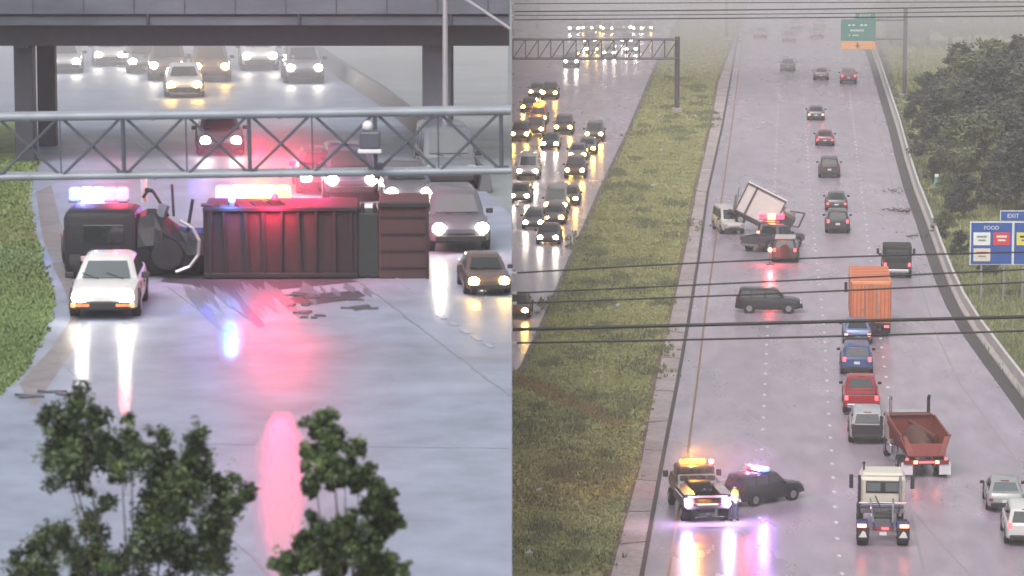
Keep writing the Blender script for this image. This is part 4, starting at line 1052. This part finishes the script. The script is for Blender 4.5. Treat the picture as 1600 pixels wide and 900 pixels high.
TREES = [(1470, 262, 8.5, 'roundish dark tree leftmost of the woods behind the barrier'), (1512, 240, 11, 'tall dark tree above the small white route sign'), (1560, 262, 11.5, 'big dark tree at the centre of the woods'),
         (1612, 275, 12, 'big dark tree at the right edge of the woods'), (1535, 322, 9, 'dark tree just above the blue service sign'), (1590, 335, 8, 'tree hanging over the exit tab of the blue sign'),
         (1446, 200, 6.5, 'small tree at the upper left corner of the woods'), (1545, 195, 10, 'grey green tree behind the woods, upper middle'), (1598, 190, 10.5, 'grey green tree behind the woods, upper right'),
         (1498, 190, 9.5, 'tree peaking highest on the left of the woods'), (1478, 330, 3.5, 'low bush beside the green marker plate'), (1505, 345, 4.5, 'bush between marker plate and blue sign'), (1630, 400, 7, 'tree partly behind the second blue panel'),
         (1530, 215, 9, 'dark tree standing behind the route sign trees, near the top'), (1572, 215, 10, 'dense tree filling the gap between two big trees'), (1480, 225, 8, 'dark tree behind the leftmost tree'), (1640, 215, 11, 'tall tree cut by the frame edge, upper'),
         (1560, 300, 9, 'broad tree between the centre tree and the sign tree'), (1630, 320, 10, 'tall tree cut by the frame edge, lower'), (1500, 290, 7, 'thin crowned tree left of the broad trees'),
         (1448, 245, 3.2, 'small bush beside the pale barrier below the pole'), (1458, 285, 2.6, 'small bush just above the green marker plate'), (1476, 372, 2.6, 'low bush on the bank left of the blue sign'), (1500, 402, 2.4, 'low bush at the lower left of the blue sign'), (1548, 432, 2.6, 'low bush beneath the blue sign')]
far = [(1392, 70, 9), (1420, 68, 10), (1450, 72, 10.5), (1485, 68, 10), (1520, 72, 11), (1556, 70, 11), (1592, 74, 12), (1402, 60, 9)]
FARL = ['just left of the tall sign pole', 'right behind the tall sign pole', 'two crowns right of the sign pole', 'above the left end of the woods', 'in the middle of the row', 'right of the middle of the row', 'cut by the right edge of the frame', 'lowest one beside the road end']
random.seed(3)
protos = [make_tree(i) for i in range(3)]
cnt = 0
for i, (u, v, h, l) in enumerate(TREES + [(u, v, h, 'misty far tree along the top right horizon, ' + FARL[k]) for k, (u, v, h) in enumerate(far)]):
    o = protos[i] if i < 3 else copy_tree(protos[i % 3])
    h *= .80 if i < len(TREES) else .8
    o.location = P(u, v); s_ = h / 10; o.scale = (s_ * random.uniform(1.2, 1.5), s_ * random.uniform(1.2, 1.5), s_); o.rotation_euler = (0, 0, random.uniform(0, 6.3))
    tag(o, l, 'tree' if 'bush' not in l else 'bush', 'trees behind the right barrier' if i < len(TREES) else 'misty far trees')
random.seed(11)
# near tree crowns at the lower left, standing between the camera and the upper highway
def near_tree(label, base_u, D, clumps, seed):
    random.seed(seed)
    b = PD(base_u, 900, D); t = empty('foreground_tree', (b.x, D, PLZ), 0, label, 'tree', 'leafy trees in front of the upper highway')
    bark = mat('bark', (.09, .075, .06), .9); bl = []
    for (u, v, rp) in clumps:
        p = PD(u, v, D + random.uniform(-.7, .7)); r = rp / F * D; bl.append((p.x - b.x, p.y - D, p.z - PLZ, r))
    MB().cyl((0, 0, 0), (0, 0, 3.6), .16, 10, .10).build('trunk', bark, t, True)
    for q in bl[::3]:
        m = MB(); st = Vector((q[0] * .25, q[1] * .3, 3.2 if q[2] > 4 else 2.6)); mid = (st + Vector(q[:3])) / 2 + Vector((random.uniform(-.1, .1), 0, random.uniform(-.25, .05)))
        m.cyl((0, 0, 2.2), st, .05, 6, .03); m.cyl(st, mid, .024, 6, .014); m.cyl(mid, q[:3], .014, 6, .005); m.build('limb', bark, t)
    bl = [(x, y, z, r * 1.3) for x, y, z, r in bl]
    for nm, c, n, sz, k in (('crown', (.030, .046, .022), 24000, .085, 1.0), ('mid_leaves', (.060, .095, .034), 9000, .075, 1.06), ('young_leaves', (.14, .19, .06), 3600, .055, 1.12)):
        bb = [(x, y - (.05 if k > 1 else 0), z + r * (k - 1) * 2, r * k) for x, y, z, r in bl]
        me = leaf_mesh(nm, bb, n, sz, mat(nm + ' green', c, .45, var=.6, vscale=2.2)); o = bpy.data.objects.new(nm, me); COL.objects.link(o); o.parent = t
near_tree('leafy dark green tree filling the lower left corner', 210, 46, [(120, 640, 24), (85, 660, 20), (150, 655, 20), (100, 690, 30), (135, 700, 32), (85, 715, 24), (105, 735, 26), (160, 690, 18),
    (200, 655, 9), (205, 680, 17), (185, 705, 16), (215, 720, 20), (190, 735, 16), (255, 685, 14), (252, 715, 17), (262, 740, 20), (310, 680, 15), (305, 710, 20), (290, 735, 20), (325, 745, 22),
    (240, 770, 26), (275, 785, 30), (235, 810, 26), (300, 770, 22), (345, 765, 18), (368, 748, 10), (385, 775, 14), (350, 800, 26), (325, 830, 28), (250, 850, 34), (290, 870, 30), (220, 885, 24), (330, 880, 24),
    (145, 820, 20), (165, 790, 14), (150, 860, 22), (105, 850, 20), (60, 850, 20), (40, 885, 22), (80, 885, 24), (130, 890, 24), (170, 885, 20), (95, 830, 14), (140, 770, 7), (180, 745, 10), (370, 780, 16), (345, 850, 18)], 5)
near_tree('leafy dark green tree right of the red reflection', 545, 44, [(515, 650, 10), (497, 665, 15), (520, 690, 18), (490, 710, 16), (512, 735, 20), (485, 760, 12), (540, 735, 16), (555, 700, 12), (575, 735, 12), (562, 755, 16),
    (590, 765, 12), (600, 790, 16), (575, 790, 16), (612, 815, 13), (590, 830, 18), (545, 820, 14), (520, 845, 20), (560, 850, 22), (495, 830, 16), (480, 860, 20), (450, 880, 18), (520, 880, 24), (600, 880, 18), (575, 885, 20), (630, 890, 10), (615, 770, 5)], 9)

# ------------------------------------------------------------------ upper highway: bridge, crash, traffic
def bridge():
    D = P(600, 262).y; t = empty('overpass_bridge', (0, D, PLZ), 0, 'grey concrete overpass crossing above the upper highway on square piers', 'bridge')
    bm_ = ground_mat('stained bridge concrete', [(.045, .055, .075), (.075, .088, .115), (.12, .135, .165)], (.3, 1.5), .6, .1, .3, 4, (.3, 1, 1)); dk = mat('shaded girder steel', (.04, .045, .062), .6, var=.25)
    z0 = PD(400, 74, D).z - PLZ
    x0 = -60
    for i in range(5):
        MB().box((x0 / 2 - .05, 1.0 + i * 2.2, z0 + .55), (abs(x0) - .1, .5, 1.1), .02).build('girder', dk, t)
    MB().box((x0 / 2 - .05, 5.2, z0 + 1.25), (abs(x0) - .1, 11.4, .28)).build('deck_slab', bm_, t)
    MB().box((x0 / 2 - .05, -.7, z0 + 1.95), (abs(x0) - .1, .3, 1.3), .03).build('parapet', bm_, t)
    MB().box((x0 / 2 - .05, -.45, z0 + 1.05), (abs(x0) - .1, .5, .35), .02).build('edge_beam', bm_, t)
    for q in range(14):
        x = -.9 - q * 1.9; MB().box((x, -.86, z0 + 1.95), (.04, .03, 1.28)).build('parapet_joint', dk, t)
        if q % 3 == 1: MB().cyl((x + .5, -.78, z0 + .9), (x + .5, -.78, z0 + 1.5), .06, 8).build('drain_pipe', dk, t)
    for u in (682, 38):
        x = (u - 800) / F * (D + 2)
        for yy in (1.0, 3.2): MB().box((x, yy, z0 - .05), (.5, .4, .09)).build('bearing', dk, t)
    MB().box((x0 / 2 - .05, 11, z0 + 1.95), (abs(x0) - .1, .3, 1.3), .03).build('parapet', bm_, t)
    for u, w_ in ((682, 1.08), (38, .72), (-330, 1.1)):
        x = (u - 800) / F * (D + 2)
        for y in (2.0, 8.5):
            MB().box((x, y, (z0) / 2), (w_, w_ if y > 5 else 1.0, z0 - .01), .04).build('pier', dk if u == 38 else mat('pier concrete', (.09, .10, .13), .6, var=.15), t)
    t.rotation_euler = (0, R(.0), 0)
bridge()

def light_pole():
    D = P(696, 262).y - 4; b = P(696, 262); t = empty('light_pole', (PD(696, 262, D).x, D, PLZ), 0, 'slim pale light pole in front of the bridge pier', 'light pole')
    pm = mat('pale pole metal', (.36, .38, .42), .4, .4); z = PD(696, -30, D).z - PLZ
    MB().cyl((0, 0, 0), (0, 0, z), .13, 10, .09).build('pole', pm, t, True)
    a = PD(718, -8, D) - t.location; c = PD(797, 45, D) - t.location
    MB().cyl((a.x, 0, a.z), (c.x, 0, c.z), .06, 8).build('stay', pm, t)
    MB().cyl((0, 0, a.z + .1), (a.x, 0, a.z), .06, 8).build('stay', pm, t)
    MB().box((0, 0, .15), (.6, .6, .3), .05).build('base', conc, t)
light_pole()

def upper_barrier():
    t = empty('roadside_barrier', (0, 0, 0), 0, 'dark low barrier running diagonally along the right of the upper highway', 'barrier')
    cm = mat('dark stained barrier', (.12, .125, .14), .6, var=.25)
    pts = [P(u, v) for u, v in RB]
    for a, b in zip(pts, pts[1:]):
        n = max(1, round((b - a).length / 5)); d = (b - a).normalized(); nn = Vector((d.y, -d.x, 0))
        for i in range(n):
            p = a.lerp(b, i / n); q = a.lerp(b, (i + 1) / n) - d * .05
            if max(p.x, q.x) > -.6: continue
            m = MB(); m.loft([[tuple(p + nn * x + Vector((0, 0, z))) for x, z in ((-.25, 0), (-.1, .8), (.1, .8), (.25, 0))], [tuple(q + nn * x + Vector((0, 0, z))) for x, z in ((-.25, 0), (-.1, .8), (.1, .8), (.25, 0))]])
            m.build('barrier_segment', cm, t)
upper_barrier()

def overturned_semi():
    p = P(385, 437); S = F / (p.y + 1)            # pixels per metre at the wreck
    def X(u): return (u - 385) / F * (p.y * math.cos(PITCH) + (CAMZ - PLZ) * math.sin(PITCH))
    t = empty('overturned_truck', p, R(1.0), 'dark overturned lorry lying on its side across every lane, crumpled cab to the left', 'truck')
    dk = mat('dark wreck steel', (.016, .015, .021), .6, .1, var=.4, vscale=2, bump=.3); mr = mat('dark maroon wreck panel', (.028, .015, .020), .75, var=.35, vscale=1.5, bump=.2)
    br = mat('brown tail panel', (.058, .030, .032), .75, var=.25, bump=.15)
    # cargo box, its roof toward the camera
    x0, x1 = X(318), X(560); c = (x0 + x1) / 2
    MB().box((c, 1.3, 1.08), (x1 - x0, 2.4, 2.12), .05).build('cargo_box', mr, t)
    for i in range(9):
        x = x0 + .15 + (x1 - x0 - .3) * i / 8; MB().box((x + random.uniform(-.07, .07), .06 + random.uniform(-.02, .03), 1.08), (random.uniform(.06, .13), .10, 2.1), .01, rot=(random.uniform(-1, 1), random.uniform(-2.6, 2.6), 0)).build('roof_bow', dk, t)
    MB().box((c, .04, 2.08), (x1 - x0, .14, .12), .02).build('edge_rail', dk, t); MB().box((c, .04, .12), (x1 - x0, .14, .14), .02).build('edge_rail', dk, t)
    xa, xb = X(560), X(592)
    for i in range(2): MB().box((xa + .12 + i * (xb - xa - .24), .4, 1.1), (.12, .5, 2.2), .02).build('gate_post', dk, t)
    MB().box(((xa + xb) / 2, .8, 1.0), (xb - xa, 1.4, 1.9), .03).build('gate_panel', mat('dark green grey panel', (.02, .026, .026), .5), t)
    MB().cyl(((xa + xb) / 2 + .1, .2, .5), ((xa + xb) / 2 + .05, .2, 1.6), .05, 8).build('lock_rod', chrome, t)
    x0, x1 = X(592), X(670); c = (x0 + x1) / 2
    MB().box((c, 1.25, 1.14), (x1 - x0, 2.4, 2.28), .04).build('tail_section', br, t)
    MB().box((c, .02, 2.2), (x1 - x0 + .06, .16, .14), .02).build('edge_rail', dk, t); MB().box((x1 - .04, .02, 1.1), (.1, .14, 2.2), .02).build('corner_post', mr, t)
    for i in range(4): MB().box((c, .035, .35 + i * .5), (x1 - x0 - .1, .06, .05)).build('panel_rib', mr, t)
    # cab and sleeper on the left
    x0, x1 = X(100), X(215); c = (x0 + x1) / 2
    m = MB(); m.box((c, 1.2, 1.05), (x1 - x0, 2.2, 1.95), .22); m.build('cab', dk, t, True)
    MB().box((c + .1, .08, 1.35), (1.2, .05, .55), .02).build('windshield', glass, t)
    MB().box((c - .5, .10, .62), (.18, .06, .16), .02).build('marker_light', mat('dull pink lamp', (.6, .4, .5), .4), t)
    w_ = truck_wheel(t, X(118), .35, .42, .3, z=.42)
    # engine bay and torn frame between cab and box
    m = MB(); rings = []
    for i in range(9):
        k = i / 8; x = X(215) + (X(318) - X(215)) * k; h = 1.85 + .18 * math.sin(k * 7) - .55 * k * k; y_ = .9; rings.append([(x, y_ + .8 * math.cos(a) + .1 * math.sin(5 * a + i), .02 + h / 2 + (h / 2) * math.sin(a)) for a in [j * math.pi / 6 for j in range(12)]])
    m.loft(rings); m.build('crumpled_frame', dk, t)
    for i in range(5):
        a0 = R(75 - i * 32); a1 = R(75 - (i + 1) * 32); cx, cz, r = X(272), 1.02, .78
        MB().cyl((cx + r * math.cos(a0), -.05, cz + r * math.sin(a0)), (cx + r * math.cos(a1), -.05, cz + r * math.sin(a1)), .06, 8).build('bent_fender', chrome, t)
    for (u, v, r) in ((262, 395, .45),):
        w_ = truck_wheel(t, X(u), .25, .45, .3, rimc=dk); w_.rotation_euler = (0, 0, R(90)); w_.location = (X(u), .12, .75)
    MB().ball((X(222), -.1, .18), .17, sc=(1, .7, 1)).build('hub_cap', chrome, t, True)
    def rod(a, b, r=.045, m_=dk, nm='bent_rod'): MB().cyl((X(a[0]), .7, a[1]), (X(b[0]), .7, b[1]), r, 6).build(nm, m_, t)
    rod((262, 1.8), (238, 2.55)); rod((238, 2.55), (226, 2.6), .06); rod((232, 2.6), (222, 2.35)); rod((270, 1.8), (268, 2.75), .04); rod((250, 1.8), (256, 2.15), .16, mat('grey air filter', (.16, .17, .19), .5), 'air_filter')
    rod((290, 1.2), (300, 2.3), .05)
    m = MB()
    for i in range(5): m.box((X(325) + i * .5, .3 + .1 * i, 2.17), (.38, .5, .05), rot=(4 * i, 5, 10 * i))
    m.build('torn_tarp', dk, t)
    MB().cyl((X(223), .9, 2.2), (X(223), .9, 2.95), .09, 8).build('reflective_post', mat('pale red white post', (.6, .45, .46), .4), t)
overturned_semi()

def dark_patch():
    m_ = mat('dark road patch', (.07, .068, .085), .42, var=.35, vscale=1)  # dark polygons laid on the road below the lorry
    for pts, z, l in (([(250, 441), (300, 446), (338, 462), (368, 486), (404, 512), (414, 510), (398, 486), (404, 468), (440, 453), (520, 445), (560, 441), (540, 434), (260, 434)], .018, 'dark patch fanning out from under the overturned lorry'),
                      ([(440, 470), (480, 460), (560, 455), (572, 463), (545, 470), (480, 478)], .018, 'thin dark patch right of the fanned one'), ([(545, 480), (575, 476), (582, 482), (555, 487)], .018, 'small dark patch on the wet road')):
        sheet('dark_patch', pts, PLZ + z, m_, l)
    rnd = random.Random(12); sm_ = mat('thin dark streak', (.15, .165, .205), .40, var=.3); bm = bmesh.new()
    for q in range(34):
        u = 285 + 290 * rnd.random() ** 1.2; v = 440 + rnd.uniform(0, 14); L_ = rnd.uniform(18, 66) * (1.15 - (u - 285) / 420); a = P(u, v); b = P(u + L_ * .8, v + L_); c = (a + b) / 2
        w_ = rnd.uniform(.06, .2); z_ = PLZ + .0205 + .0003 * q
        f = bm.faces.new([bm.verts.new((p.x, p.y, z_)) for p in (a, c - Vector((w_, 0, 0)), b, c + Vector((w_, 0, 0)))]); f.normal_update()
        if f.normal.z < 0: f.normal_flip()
    me = bpy.data.meshes.new('dark_streak'); bm.to_mesh(me); bm.free(); me.materials.append(sm_); o = bpy.data.objects.new('dark_streaks', me); COL.objects.link(o)
    tag(o, 'thin dark streaks spreading from the lorry', kind='structure')
    for i, (u, v, s) in enumerate(((468, 478, .20), (475, 490, .25), (560, 484, .22), (548, 468, .2), (490, 496, .12), (43, 620, .22), (92, 616, .3), (500, 468, .2), (452, 462, .25))):
        p = P(u, v); m = MB(); 
        for q in range(4): m.box((random.uniform(-.35, .35), random.uniform(-.3, .3), .03), (random.uniform(.2, .5) * s * 4, random.uniform(.08, .25), .05), rot=(0, random.uniform(-8, 8), random.uniform(-20, 20)))
        o = m.build('wreckage_scrap', mat('dark scrap metal', (.10, .10, .12), .5, .3)); o.location = p
        tag(o, ['flat scrap at the left of the thin dark patch', 'flat scrap just below the thin dark patch', 'flat scrap beside the small dark patch', 'flat scrap on the thin dark patch', 'smallest scrap below the others right of the dark fan', 'long flat scrap near the green verge', 'flat scrap above the left tree', 'flat scrap at the upper edge of the thin dark patch', 'flat scrap nearest the overturned lorry'][i], 'debris', 'scraps scattered on the upper highway')
dark_patch()
def reflection_patches():  # nested gloss patches added to give lamp reflections their streak shape
    rnd = random.Random(4)
    def outline(uc, v0, v1, w_, k):
        """ragged outline in the shape of a reflected light streak, narrow at both ends; k widens it"""
        n = 16; L_, R_ = [], []
        for q in range(n + 1):
            f = q / n; v = v0 + (v1 - v0) * f + (1 - k) * (12 if f < .5 else -12) * (1 if q in (0, n) else .5)
            e = math.sin(math.pi * min(max(f, .01), .99)) ** .38
            L_.append((uc - w_ * k * e * .5 - rnd.uniform(0, 2 + w_ * .16), v)); R_.append((uc + w_ * k * e * .5 + rnd.uniform(0, 2 + w_ * .16), v))
        return L_ + R_[::-1]
    specs = ((441, 655, 905, 44, 'long glossy patch shaped as the red reflection'), (360, 504, 560, 22, 'small glossy patch shaped as the blue reflection'),
             (129, 506, 655, 13, 'glossy strip shaped as the left headlight reflection of the white car'), (195, 506, 655, 13, 'glossy strip shaped as the right headlight reflection of the white car'),
             (690, 405, 500, 20, 'glossy strip shaped as the left lamp reflection of the grey suv'), (750, 405, 475, 20, 'glossy strip shaped as the right lamp reflection of the grey suv'))
    for lv, (k, ro) in enumerate(((1.9, .43), (1.45, .36), (1.0, .28), (.55, .21))):
        pm = mat('glossy reflection film %d' % lv, (.215, .25, .33), ro, var=.08, vscale=.5)
        for uc, v0, v1, w_, l in specs: sheet('reflection_patch', [(min(u, 799), v) for u, v in outline(uc, v0, v1, w_, k)], PLZ + .0145 + .002 * lv + .0002 * round(uc / 100), pm, l)
reflection_patches()

# emergency vehicles hidden behind the lorry, only their lamps rise above it
PY = P(385, 437).y
def emerg(u, rz, col, label, segs, glows, sc, dy, cat='police car', nm='police_suv', w=1.5, h=.22, zb=1.82):
    p = PD(u, 420, PY + dy); p.z = PLZ
    s = SPEC['suv']
    def ex(t, s_, pm):
        police_bar(t, 0, zb, segs, -.3, w, .5, h)
        for (x, z, c, e) in glows: glow('strobe_lamp', (x, -.75, z), c, e, t)
    t = vehicle('suv', u, 420, col, label, cat, name=nm, rz=rz, lights='off', extras=ex, anchor='c', sc=sc); t.location = p
    return t
emerg(158, R(0), (.04, .04, .06), 'police suv behind the wrecked cab with a white blue and red light bar', [blue_e, wht_e, wht_e, mat('pink strobe soft', (1, .3, .4), .3, emit=(1, .22, .34), es=1.6), mat('pink strobe soft', (1, .3, .4), .3, emit=(1, .22, .34), es=1.6)],
      [(-.5, 2.45, (.25, .28, 1), 170), (.75, 2.7, (1, .04, .12), 220)], 1.0, 5.2, w=1.8, h=.40, zb=1.76)
emerg(398, R(0), (.22, .03, .04), 'fire vehicle behind the lorry with a blinding yellow white and blue light bar', [blue_e, wht_e, yel_e, yel_e, mat('hot orange strobe', (1, .4, .1), .3, emit=(1, .25, .06), es=5)],
      [(-1.7, 2.3, (.10, .14, 1), 200), (.25, 2.3, (1, .42, .04), 260), (1.25, 3.0, (1, .012, .09), 700), (.2, 3.3, (1, .012, .12), 420), (2.1, 2.6, (1, .03, .30), 160)], 1.0, 5.2, 'fire vehicle', 'fire_vehicle', w=2.3, h=.46, zb=1.76)
# red and blue lamps added on the lorry to light panel and wet road
rl = empty('added_red_lamp', (PD(425, 345, PY - .3).x, PY + 1.0, PLZ + 2.13), 0, 'red lamp added on top of the overturned lorry to light panel and road', 'added lamp')
MB().cyl((0, 0, 0), (0, 0, .12), .14, 12).build('base', dark, rl); MB().ball((0, 0, .2), .12).build('lens', red_e, rl, True)
bl_ = empty('added_blue_lamp', (PD(360, 345, PY - .3).x, PY + .35, PLZ + 2.13), 0, 'small blue lamp added on the lorry edge for the blue road reflection', 'added lamp')
MB().cyl((0, 0, 0), (0, 0, .12), .12, 12).build('base', dark, bl_); MB().ball((0, 0, .2), .11).build('lens', blue_e, bl_, True)
glow('added_blue_light', (0, -.45, .2), (.12, .35, 1), 160, bl_, .25)
glow('added_red_light', (0, -1.35, .25), (1, .03, .10), 520, rl, .2)

def upper_traffic():
    V = vehicle
    V('sedan', 161, 501, (.66, .65, .64), 'white car facing the camera in front of the overturned lorry with lit headlights', 'car', name='sedan', head='toward', rz=R(2), lights='head', gl=hglass, extras=lambda t, s, pm: [MB().box((x, 2.38, .42), (.5, .06, .10), .02).build('amber_fog_light', mat('orange fog lamp', (1, .3, .1), .3, emit=(1, .14, .04), es=3.5), t) for x in (-.58, .58)], sc=1.04)
    V('suv', 720, 398, (.11, .11, .135), 'dark grey suv with warm white headlights squeezing past the lorry tail', 'suv', head='toward', rz=R(6), lights='head', gl=hglass, group=GU)
    V('sedan', 640, 330, (.10, .10, .12), 'sedan right behind the lorry tail with bright lamps', 'car', head='toward', rz=HEADU, lights='head', group=GU, name='sedan')
    V('suv', 550, 318, (.09, .08, .12), 'dark suv above the lorry roof beside the pink glow', 'suv', head='toward', rz=HEADU, lights='head', group=GU)
    V('van', 705, 300, (.13, .145, .17), 'dark blue grey van waiting below the right end of the gantry', 'van', head='toward', rz=HEADU, lights='off', group=GU, gl=hglass)
    V('suv', 406, 112, (.62, .64, .66), 'white suv seen just under the bridge deck', 'suv', head='toward', rz=HEADU, lights='head', group=GU, gl=hglass)
    V('suv', 262, 128, (.10, .08, .09), 'dark suv under the bridge left of the white suv', 'suv', head='toward', rz=HEADU, lights='head', group=GU)
    V('sedan', 288, 154, (.50, .50, .52), 'white sedan with dark windshield nearest below the bridge', 'car', head='toward', rz=HEADU, lights='heady', group=GU, name='sedan')
    V('suv', 330, 130, (.13, .09, .10), 'brown suv in the crowd below the bridge', 'suv', head='toward', rz=HEADU, lights='heady', group=GU)
    V('sedan', 172, 105, (.40, .40, .42), 'pale car with two bright lamps farthest left of the crowd', 'car', head='toward', rz=HEADU, lights='head', group=GU, name='sedan')
    V('sedan', 226, 116, (.14, .14, .16), 'grey car beside the dark suv under the bridge', 'car', head='toward', rz=HEADU, lights='head', group=GU, name='sedan')
    V('suv', 476, 132, (.17, .17, .20), 'grey suv right of the white suv under the bridge', 'suv', head='toward', rz=HEADU, lights='head', group=GU)
    V('sedan', 345, 245, (.10, .10, .13), 'dark grey car behind the gantry truss above the blue strobe', 'car', head='toward', rz=HEADU, lights='head', group=GU, name='sedan')
    V('sedan', 505, 306, (.08, .08, .10), 'car glowing pink beside the light bar', 'car', head='toward', rz=HEADU, lights='head', group=GU, name='sedan')
    V('sedan', 768, 470, (.10, .07, .065), 'brown sedan nearest the retaining wall edge with warm headlights', 'car', head='toward', rz=HEADU, lights='heady', group=GU, name='sedan', sc=.72)
    V('sedan', 100, 116, (.38, .38, .40), 'lone white car near the left pier', 'car', head='toward', rz=HEADU, lights='head', group=GU, name='sedan')
upper_traffic()

seam = mat('tar seam', (.165, .19, .24), .4, var=.3)
mb = MB()
for (u0, v0, u1, v1) in ((90, 560, 420, 900), (560, 440, 798, 620)):
    a, b = P(u0, v0), P(u1, v1); n = 14
    for q in range(n):
        p0 = a.lerp(b, q / n) + Vector((random.uniform(-.05, .05), 0, 0)); p1 = a.lerp(b, (q + 1) / n); d = p1 - p0; c = (p0 + p1) / 2
        mb.box((c.x, c.y, PLZ + .016), (random.uniform(.03, .07), d.length * 1.02, .006), rot=(0, 0, math.degrees(-math.atan2(d.x, d.y))))
for v in (690,):
    a, b = P(70 if v > 550 else 120, v), P(795, v + 12); n = 20
    for q in range(n):
        p0 = a.lerp(b, q / n); c = a.lerp(b, (q + .5) / n); mb.box((c.x, c.y + random.uniform(-.04, .04), PLZ + .016), ((b - a).length / n, random.uniform(.04, .09), .006))
tag(mb.build('pavement_seams', seam), 'thin tar seams across the upper highway', kind='structure')
# faint lane paint on the upper road
mb = MB()
for (u, v) in ((690, 497), (708, 507), (726, 519), (745, 530), (763, 541), (560, 402 + 20)):
    p = P(u, v); mb.box((p.x, p.y, PLZ + .024), (.16, .7, .02), rot=(0, 0, 14))
for (u0, v0, u1, v1) in ((262, 448, 334, 500), (250, 250, 272, 268), (214, 222, 228, 234), (440, 246, 470, 268), (395, 205, 412, 218), (600, 420, 640, 452)):
    a, b = P(u0, v0), P(u1, v1); d = b - a; c = (a + b) / 2; mb.box((c.x, c.y, PLZ + .022), (.09, d.length, .006), rot=(0, 0, math.degrees(-math.atan2(d.x, d.y))))
tag(mb.build('upper_lane_studs', mat('worn upper lane paint', (.27, .305, .38), .4, var=.3, vscale=4)), 'faint white studs on the upper highway', kind='structure')

# ------------------------------------------------------------------ haze
hm = bpy.data.materials.new('haze air'); hm.use_nodes = True; ht = hm.node_tree
ht.nodes.remove(ht.nodes['Principled BSDF']); pv = ht.nodes.new('ShaderNodeVolumePrincipled')
pv.inputs['Color'].default_value = (.93, .92, .95, 1); pv.inputs['Density'].default_value = .0005; pv.inputs['Anisotropy'].default_value = .0
ht.links.new(pv.outputs[0], ht.nodes['Material Output'].inputs['Volume'])
hz = MB().box((0, 2900, 19.5), (6200, 6600, 43)).build('haze', hm); tag(hz, 'pale rain haze filling the whole scene', kind='stuff')
def mist(name, c, size, dens, label, soft=True):
    m_ = bpy.data.materials.new(name); m_.use_nodes = True; q = m_.node_tree; q.nodes.remove(q.nodes['Principled BSDF'])
    v_ = q.nodes.new('ShaderNodeVolumePrincipled'); v_.inputs['Color'].default_value = (.93, .92, .95, 1); v_.inputs['Density'].default_value = dens
    q.links.new(v_.outputs[0], q.nodes['Material Output'].inputs['Volume'])
    if soft:
        tc = q.nodes.new('ShaderNodeTexCoord'); g = q.nodes.new('ShaderNodeTexGradient'); g.gradient_type = 'SPHERICAL'; mu = q.nodes.new('ShaderNodeMath'); mu.operation = 'MULTIPLY'
        q.links.new(tc.outputs['Object'], g.inputs[0]); q.links.new(g.outputs['Fac'], mu.inputs[0]); mu.inputs[1].default_value = dens; q.links.new(mu.outputs[0], v_.inputs['Density'])
        o = MB().ball((0, 0, 0), 1.0).build('halo_mist', m_); o.location = c; o.scale = size
    else:
        o = MB().box((0, 0, 0), size).build('mist_bank', m_); o.location = c
    tag(o, label, kind='stuff')
mist('far mist', (1500.2, 1890, 22), (3000, 3000, 37), .015, 'dense rain mist swallowing the far end of the lower highway', False)
mist('far mist left', (-1500.2, 1648, 30.2), (3000, 3000, 18.9), .017, 'rain mist over the upper highway beyond the overpass', False)
q_ = PD(410, 300, PY + 3.8); mist('spray by the lorry', q_, (4.2, 3.2, 2.5), .05, 'mist ball added to make the glow round the fire vehicle lamps behind the lorry')  # soft mist balls added here and below to form the lamp halos
q_ = PD(150, 310, PY + 4.0); mist('spray by the cab', q_, (2.4, 2.6, 1.9), .045, 'mist ball added to make the glow round the police lamps behind the cab')
q_ = P(1110, 815); mist('spray at the police lamps', (q_.x + .6, q_.y + 3, 1.9), (3.8, 3.0, 2.1), .05, 'mist ball added to make the glow of the recovery truck and police suv lamps')
q_ = P(1203, 382); mist('spray at the crash', (q_.x, q_.y + 1.5, 1.9), (2.6, 2.6, 2.4), .05, 'mist ball added to make the glow of the red strobes by the tipped truck')
